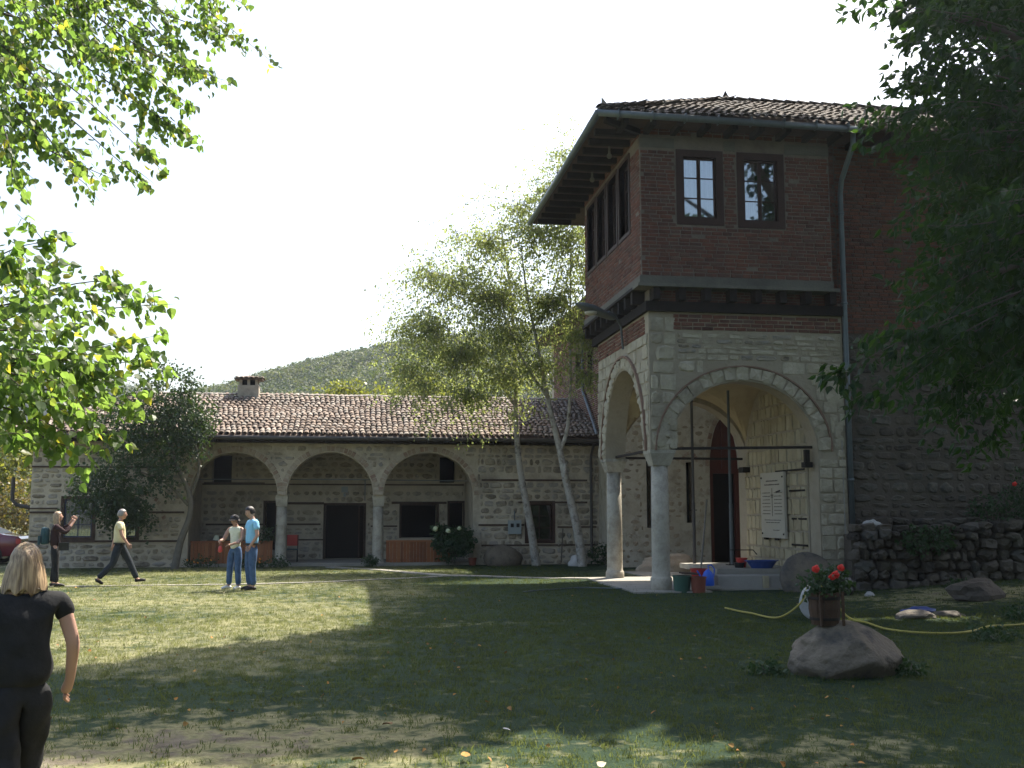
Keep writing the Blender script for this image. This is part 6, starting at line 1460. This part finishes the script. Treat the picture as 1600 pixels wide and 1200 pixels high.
    body = mb.build('body', MAT['skin'], t, local=True, smooth=True)
    m2 = MB()
    for s in (-1, 1):
        c = HM @ (Vector((s * .031, .088, .012)) * k); m2.lathe(c, [(.002 * k, -.006 * k), (.009 * k, -.003 * k), (.010 * k, 0), (.008 * k, .004 * k)], 8)
    m2.build('eyes', MAT['hair_dark'], t, local=True)
    m2 = MB(); a = HM @ (Vector((-.022, .088, -.058)) * k); b = HM @ (Vector((.022, .088, -.058)) * k); m2.tube([a, (a + b) / 2 + Vector((0, 0, .001)), b], [.002 * k, .004 * k, .002 * k], 6); m2.build('mouth', MAT['red_door'], t, local=True)
    # hair
    bm = bmesh.new(); bmesh.ops.create_uvsphere(bm, u_segments=40, v_segments=28, radius=1)
    kill = []
    for q in bm.verts:
        x, y, z = q.co; st_ = .05 * math.sin(math.atan2(y, x) * 17 + z * 3) + .05 * noise.noise(q.co * 6)
        low = -.1 if hairlen == 0 else -1
        if y > .35 and z < .42 + .2 * (y - .5): kill.append(q); continue
        if hairlen == 0 and z < -.42 + .35 * max(0, y): kill.append(q); continue
        r_ = Vector((x * .088, y * .106, z * .126)) * (1 + .35 * st_)
        if hairlen and z < .1:
            t_ = min(1, (.1 - z) / 1.0); ang = math.atan2(y, x)
            hx = math.cos(ang) * (.092 + .034 * t_ ** .6) * (1 + .5 * st_); hy = min(math.sin(ang) * (.108 - .01 * t_), .05); r_ = Vector((hx, hy - .012 * t_, .012 - t_ ** .8 * hairlen * (1 + .12 * math.sin(ang * 9) + .5 * st_)))
        q.co = r_ * k
    bmesh.ops.delete(bm, geom=kill, context='VERTS')
    m2 = MB(); m2.add([HM @ (q.co + Vector((0, -.004, .006)) * k) for q in bm.verts], [tuple(a.index for a in p.verts) for p in bm.faces] if not bm.verts.index_update() else []); bm.free()
    hr = m2.build('hair', MAT[hair], t, local=True, smooth=True)
    sol = hr.modifiers.new('t', 'SOLIDIFY'); sol.thickness = .006 * k; sol.offset = 0
    # shirt
    nm = dict(); e = []
    nm['hem'] = (tuple(Vector((0, 0, shirt_hem - .03)) * k), (RAD['pelvis'] * build * hips * .93 + .022) * k)
    for n, r in (('waist', .022), ('chest', .022), ('upper', .018)): nm[n] = (tuple(J[n] * k), (rad(n) + r) * k)
    nm['coll'] = (tuple(J['upper'].lerp(J['neck'], .84 if sleeve > 0 else .5) * k), (.074 if sleeve > 0 else .07) * k)
    e = [('hem', 'waist'), ('waist', 'chest'), ('chest', 'upper'), ('upper', 'coll')]
    for s in 'LR':
        nm['sh' + s] = (tuple(J['sh' + s] * k), (RAD['sh'] + .016) * k); e.append(('upper', 'sh' + s))
        if sleeve > 0:
            p = J['sh' + s].lerp(J['el' + s], min(1, sleeve)); nm['sl' + s] = (tuple(p * k), (RAD['sh'] + .012 if sleeve < .8 else RAD['el'] + .018) * k); e.append(('sh' + s, 'sl' + s))
            if sleeve > 1: nm['cf' + s] = (tuple(J['el' + s].lerp(J['wr' + s], sleeve - 1) * k), (RAD['wr'] + .018) * k); e.append(('sl' + s, 'cf' + s))
    v, f = skin_mesh(nm, e, 'hem', sub); v = fl(v)
    if shirt_rough: v = [tuple(Vector(q) * (1) + Vector((noise.noise(Vector(q) * 9), noise.noise(Vector(q) * 9 + Vector((5, 0, 0))), 0)) * shirt_rough) for q in v]
    m2 = MB(); m2.add(v, f); m2.build('shirt', MAT[top], t, local=True, smooth=True)
    # trousers
    nm = {'pelvis': (tuple(J['pelvis'] * k), (rad('pelvis') * hips + .022) * k), 'top': (tuple(J['pelvis'].lerp(J['waist'], .75) * k), (rad('waist') + .004) * k)}; e = [('top', 'pelvis')]
    for s in 'LR':
        nm['hip' + s] = (tuple(J['hip' + s] * k), (rad('hip' + s) + .018) * k); nm['kn' + s] = (tuple(J['kn' + s] * k), (.058 + .022) * k); nm['an' + s] = (tuple((J['an' + s].lerp(J['kn' + s], .02)) * k), (.038 + .032) * k)
        e += [('pelvis', 'hip' + s), ('hip' + s, 'kn' + s), ('kn' + s, 'an' + s)]
    v, f = skin_mesh(nm, e, 'pelvis', sub); v = fl(v)
    if shirt_rough: v = [tuple(Vector(q) + Vector((noise.noise(Vector(q) * 11), noise.noise(Vector(q) * 11 + Vector((5, 0, 0))), 0)) * shirt_rough) for q in v]
    m2 = MB(); m2.add(v, f); m2.build('trousers', MAT[bottom], t, local=True, smooth=True)
    for s in 'LR':
        a, b = J['an' + s], J['to' + s]; d = (b - a); heel = a - Vector((d.x, d.y, 0)).normalized() * .055; heel.z = max(.035, a.z - .05) if abs(a.z - .09) < .02 else a.z - .03
        nm = {'a': (tuple((a - Vector((0, 0, .02))) * k), .046 * k), 'h': (tuple(heel * k), .04 * k), 'b': (tuple(a.lerp(b, .7) * k), .042 * k), 'c': (tuple((b + Vector((d.x, d.y, 0)).normalized() * .05) * k), .03 * k)}
        v, f = skin_mesh(nm, [('a', 'h'), ('a', 'b'), ('b', 'c')], 'a', 1); m2 = MB(); m2.add(v, f); m2.build('shoe', MAT[shoes], t, local=True, smooth=True)
    return t, k, J
# walking man in a cream shirt, striding to the right
t, k, J = person('grey haired man in a cream shirt and dark trousers striding to the right', (-5.45, 26.3, gz(-5.45, 26.3)), R(-80), 1.76,
    dict(knL=(-.10, .24, .52), anL=(-.10, .42, .12), toL=(-.10, .57, .10), knR=(.10, -.12, .50), anR=(.10, -.44, .16), toR=(.10, -.36, .045), hipL=(-.09, .03, .90), hipR=(.09, -.03, .90), elR=(.24, .05, 1.16), wrR=(.23, .19, .97), haR=(.22, .22, .90), elL=(-.24, -.10, 1.15), wrL=(-.25, -.16, .92), haL=(-.25, -.16, .84)),
    'cream_cloth', 'dark_trousers', 'shoe_black', 'hair_grey', sleeve=.6, build=1.08, depth=.95)
MB().box(-.17 * k, .17 * k, -.13 * k, .13 * k, .955 * k, .985 * k).build('belt', MAT['shoe_black'], t, local=True)
# woman photographing with both arms raised
t, k, J = person('blond woman in dark brown top raising a camera with both hands', (-6.75, 25.75, gz(-6.75, 25.75)), R(-72), 1.70,
    dict(elL=(-.24, .20, 1.30), wrL=(-.08, .34, 1.54), haL=(-.06, .38, 1.60), elR=(.26, .20, 1.26), wrR=(.12, .36, 1.50), haR=(.08, .40, 1.58), knL=(-.10, .03, .50), anR=(.11, .05, .09), toR=(.115, .20, .035)),
    'dark_brown_cloth', 'black_cloth', 'shoe_black', 'hair_blond', sleeve=1.7, hairlen=.20, head_tilt=.12, depth=.85)
wx = Matrix.Translation(t.location) @ Matrix.Rotation(R(-72), 4, 'Z')
cm_ = thing('camera_held', 'small silver camera held up by the blond woman', 'camera', wx @ Vector((0, .44, 1.60)), R(-72))
MB().box(-.055, .055, -.015, .02, -.035, .035).build('camera_body', MAT['chrome'], cm_, local=True, smooth=False); MB().tube([(0, .02, 0), (0, .05, 0)], [.026, .024], 14).build('lens', MAT['black_plastic'], cm_, local=True)
bp_ = thing('backpack', 'dark teal backpack worn by the blond woman taking a photo', 'backpack', wx @ Vector((0, -.22, 1.16)), R(-72))
v, f = skin_mesh({'a': ((0, 0, -.2), .13), 'b': ((0, -.01, 0), .15), 'c': ((0, 0, .2), .11)}, [('a', 'b'), ('b', 'c')], 'b', 2); m2 = MB(); m2.add([(x, y * .7, z) for x, y, z in v], f); m2.build('pack_body', MAT['teal_cloth'], bp_, local=True, smooth=True)
MB().box(-.10, .10, -.15, -.10, -.2, .0).build('front_pocket', MAT['teal_cloth'], bp_, local=True)
bgx = thing('shoulder_bag', 'black handbag hanging at the hip of the blond woman', 'bag', wx @ Vector((.2, .16, .93)), R(-72)); MB().box(-.05, .05, -.10, .12, -.10, .08).build('bag_body', MAT['black_plastic'], bgx, local=True); MB().tube([(0, -.08, .07), (-.1, -.1, .3), (-.2, -.15, .5)], .008, 5).build('strap', MAT['black_plastic'], bgx, local=True)
# couple
t, k, J = person('woman in a white tank top and black cap looking down at her hands', (-2.58, 24.35, gz(-2.58, 24.35)), R(150), 1.64,
    dict(elR=(.25, .12, 1.17), wrR=(.20, .36, 1.13), haR=(.13, .42, 1.12), elL=(-.23, .08, 1.16), wrL=(-.10, .28, 1.06), haL=(-.03, .31, 1.05), knR=(.12, .02, .50), anR=(.17, -.03, .09), toR=(.22, .12, .035), skull=(0, .045, 1.57)),
    'white_cloth', 'jeans', 'shoe_white', 'hair_dark', sleeve=0, hairlen=.06, head_tilt=-.42, depth=.8, build=.92)
HMx = Matrix.Translation(t.location) @ Matrix.Rotation(R(150), 4, 'Z')
cp = thing('cap', 'black peaked cap on the head of the woman in white', 'cap', HMx @ (Vector((0, .055, 1.67)) * k), R(150))
m2 = MB(); m2.lathe((0, 0, -.03), [(.098, 0), (.10, .03), (.088, .075), (.055, .105), (.01, .115)], 20); m2.build('crown', MAT['black_cloth'], cp, local=True, smooth=True)
m2 = MB(); vs = []
for i in range(11):
    th = math.pi * i / 10; vs += [(.095 * math.cos(th), .08 * math.sin(th), -.02), (.08 * math.cos(th), .10 + .085 * math.sin(th), -.045)]
m2.add(vs, [(2 * i, 2 * i + 1, 2 * i + 3, 2 * i + 2) for i in range(10)]); q = m2.build('peak', MAT['black_cloth'], cp, local=True); q.modifiers.new('s', 'SOLIDIFY').thickness = .006
rb_ = thing('red_bag', 'small red bag hanging from the arm of the woman in white', 'bag', HMx @ (Vector((.16, .36, .95)) * k), R(150)); v, f = skin_mesh({'a': ((0, 0, -.08), .07), 'b': ((0, 0, .08), .045)}, [('a', 'b')], 'a', 2); m2 = MB(); m2.add([(x, y * .5, z) for x, y, z in v], f); m2.build('bag_body', MAT['red_plastic'], rb_, local=True, smooth=True); MB().tube([(-.03, 0, .1), (0, 0, .2), (.03, 0, .1)], .006, 5).build('strap', MAT['red_plastic'], rb_, local=True)
t, k, J = person('dark haired man in light blue shirt and jeans beside the woman in a cap', (-2.2, 24.1, gz(-2.2, 24.1)), R(115), 1.83,
    dict(elL=(-.26, -.02, 1.14), wrL=(-.22, .12, .94), haL=(-.20, .15, .88), elR=(.24, .08, 1.15), wrR=(.15, .25, 1.0), haR=(.10, .28, .98), skull=(0, .04, 1.57), knR=(.10, .03, .5)),
    'blue_shirt', 'jeans', 'shoe_black', 'hair_dark', sleeve=.62, build=1.08, head_tilt=-.35, depth=.9)
MB().lathe((0, 0, .955 * k), [(.168 * k, 0), (.17 * k, .03 * k)], 20).build('belt', MAT['shoe_black'], t, local=True)
# woman in black walking away in the foreground
fx, fy = -1.82, 6.36
t, k, J = person('blond woman in black t-shirt and trousers walking away in the foreground', (fx, fy, gz(fx, fy)), R(14), 1.66,
    dict(shR=(.205, -.01, 1.43), elR=(.285, -.03, 1.17), wrR=(.275, .07, .95), haR=(.25, .12, .865), shL=(-.205, -.01, 1.43), elL=(-.31, -.03, 1.16), wrL=(-.30, .06, .93), haL=(-.29, .09, .85), knR=(.07, .12, .51), anR=(.05, .10, .10), toR=(.06, .25, .05), knL=(-.045, -.05, .50), anL=(-.02, -.28, .17), toL=(-.02, -.20, .05), hipR=(.10, .01, .90), hipL=(-.10, 0, .90)),
    'black_cloth', 'black_cloth', 'shoe_black', 'hair_blond', sleeve=.48, build=1.28, hairlen=.175, sub=3, shirt_rough=.016, depth=.8, shirt_hem=.93, hips=1.10, head_tilt=-.05, fing=.5)

# ============================================================ car
car = thing('parked_car', 'dark red saloon car parked at the left edge of the lawn', 'car', (-12.9, 37.2, 0), R(183))
# local: x from nose (-) ... tail at -x after rotation ; stations along local x, tail = -2.2
ST = [(-2.20, .45, .80, .66, .80, 0), (-2.12, .30, .90, .74, .90, 0), (-1.65, .25, .96, .79, .97, 0), (-1.0, .24, .93, .82, 1.30, 1), (-.55, .24, .92, .83, 1.40, 1), (.35, .24, .90, .83, 1.39, 1), (1.05, .24, .87, .83, .93, 0), (1.8, .25, .80, .80, .83, 0), (2.15, .32, .66, .68, .68, 0)]
V = []; 
for x, sill, belt, w, top, g in ST:
    rw = w * (.74 if g else .93)
    V += [(x, -w * .93, sill), (x, -w, (sill + belt) / 2), (x, -w * .97, belt), (x, -rw, top), (x, rw, top), (x, w * .97, belt), (x, w, (sill + belt) / 2), (x, w * .93, sill)]
F = [(i * 8 + a, (i + 1) * 8 + a, (i + 1) * 8 + (a + 1) % 8, i * 8 + (a + 1) % 8) for i in range(len(ST) - 1) for a in range(8)] + [tuple(range(8)), tuple(64 + a for a in range(8))[::-1]]
m2 = MB(); m2.add(V, F); cb = m2.build('body', MAT['car_paint'], car, local=True, smooth=True)
bv = cb.modifiers.new('b', 'BEVEL'); bv.width = .04; bv.segments = 2
def quad_glass(pts): 
    c = [Vector(p) for p in pts]; ctr = sum(c, Vector()) / len(c); n_ = (c[1] - c[0]).cross(c[2] - c[0]).normalized()
    if n_.dot(ctr - Vector((0, 0, .7))) < 0: n_ = -n_
    c2 = [ctr + (p - ctr) * .86 + n_ * .012 for p in c]; m3 = MB(); m3.add([p for p in c2] + [p - n_ * .03 for p in c2], [(0, 1, 2, 3), (0, 4, 5, 1), (1, 5, 6, 2), (2, 6, 7, 3), (3, 7, 4, 0)]); m3.build('car_window', MAT['black_plastic'], car, local=True)
def vv(i, a): return V[i * 8 + a]
quad_glass([vv(2, 3), vv(2, 4), vv(3, 4), vv(3, 3)]); quad_glass([vv(5, 3), vv(5, 4), vv(6, 4), vv(6, 3)])
for a, b in ((2, 3), (5, 4)): quad_glass([vv(3, a), vv(4, a), vv(4, b), vv(3, b)]); quad_glass([vv(4, a), vv(5, a), vv(5, b), vv(4, b)])
for x in (-1.35, 1.38):
    for s in (-1, 1):
        m3 = MB(); n = 20; vs = []
        for r, y in ((.20, .10), (.31, .10), (.32, .06), (.32, -.10), (.2, -.1)):
            for q in range(n): th = 2 * math.pi * q / n; vs.append((x + r * math.cos(th), s * (.74 + y), .32 + r * math.sin(th)))
        m3.add(vs, [(i * n + q, i * n + (q + 1) % n, (i + 1) * n + (q + 1) % n, (i + 1) * n + q) for i in range(4) for q in range(n)]); wh = m3.build('wheel', MAT['rubber'], car, local=True)
        m3 = MB(); m3.tube([(x, s * .80, .32), (x, s * .835, .32)], [.2, .19], 18); rm = m3.build('rim', MAT['chrome'], wh, local=True)
for s in (-1, 1): m3 = MB(); m3.box(-2.20, -2.06, s * .66 - .08, s * .66 + .08, .66, .82); m3.build('tail_light', MAT['red_plastic'], car, local=True)
m3 = MB(); m3.box(-2.24, -2.1, -.70, .70, .36, .55); m3.build('bumper', MAT['car_paint'], car, local=True)
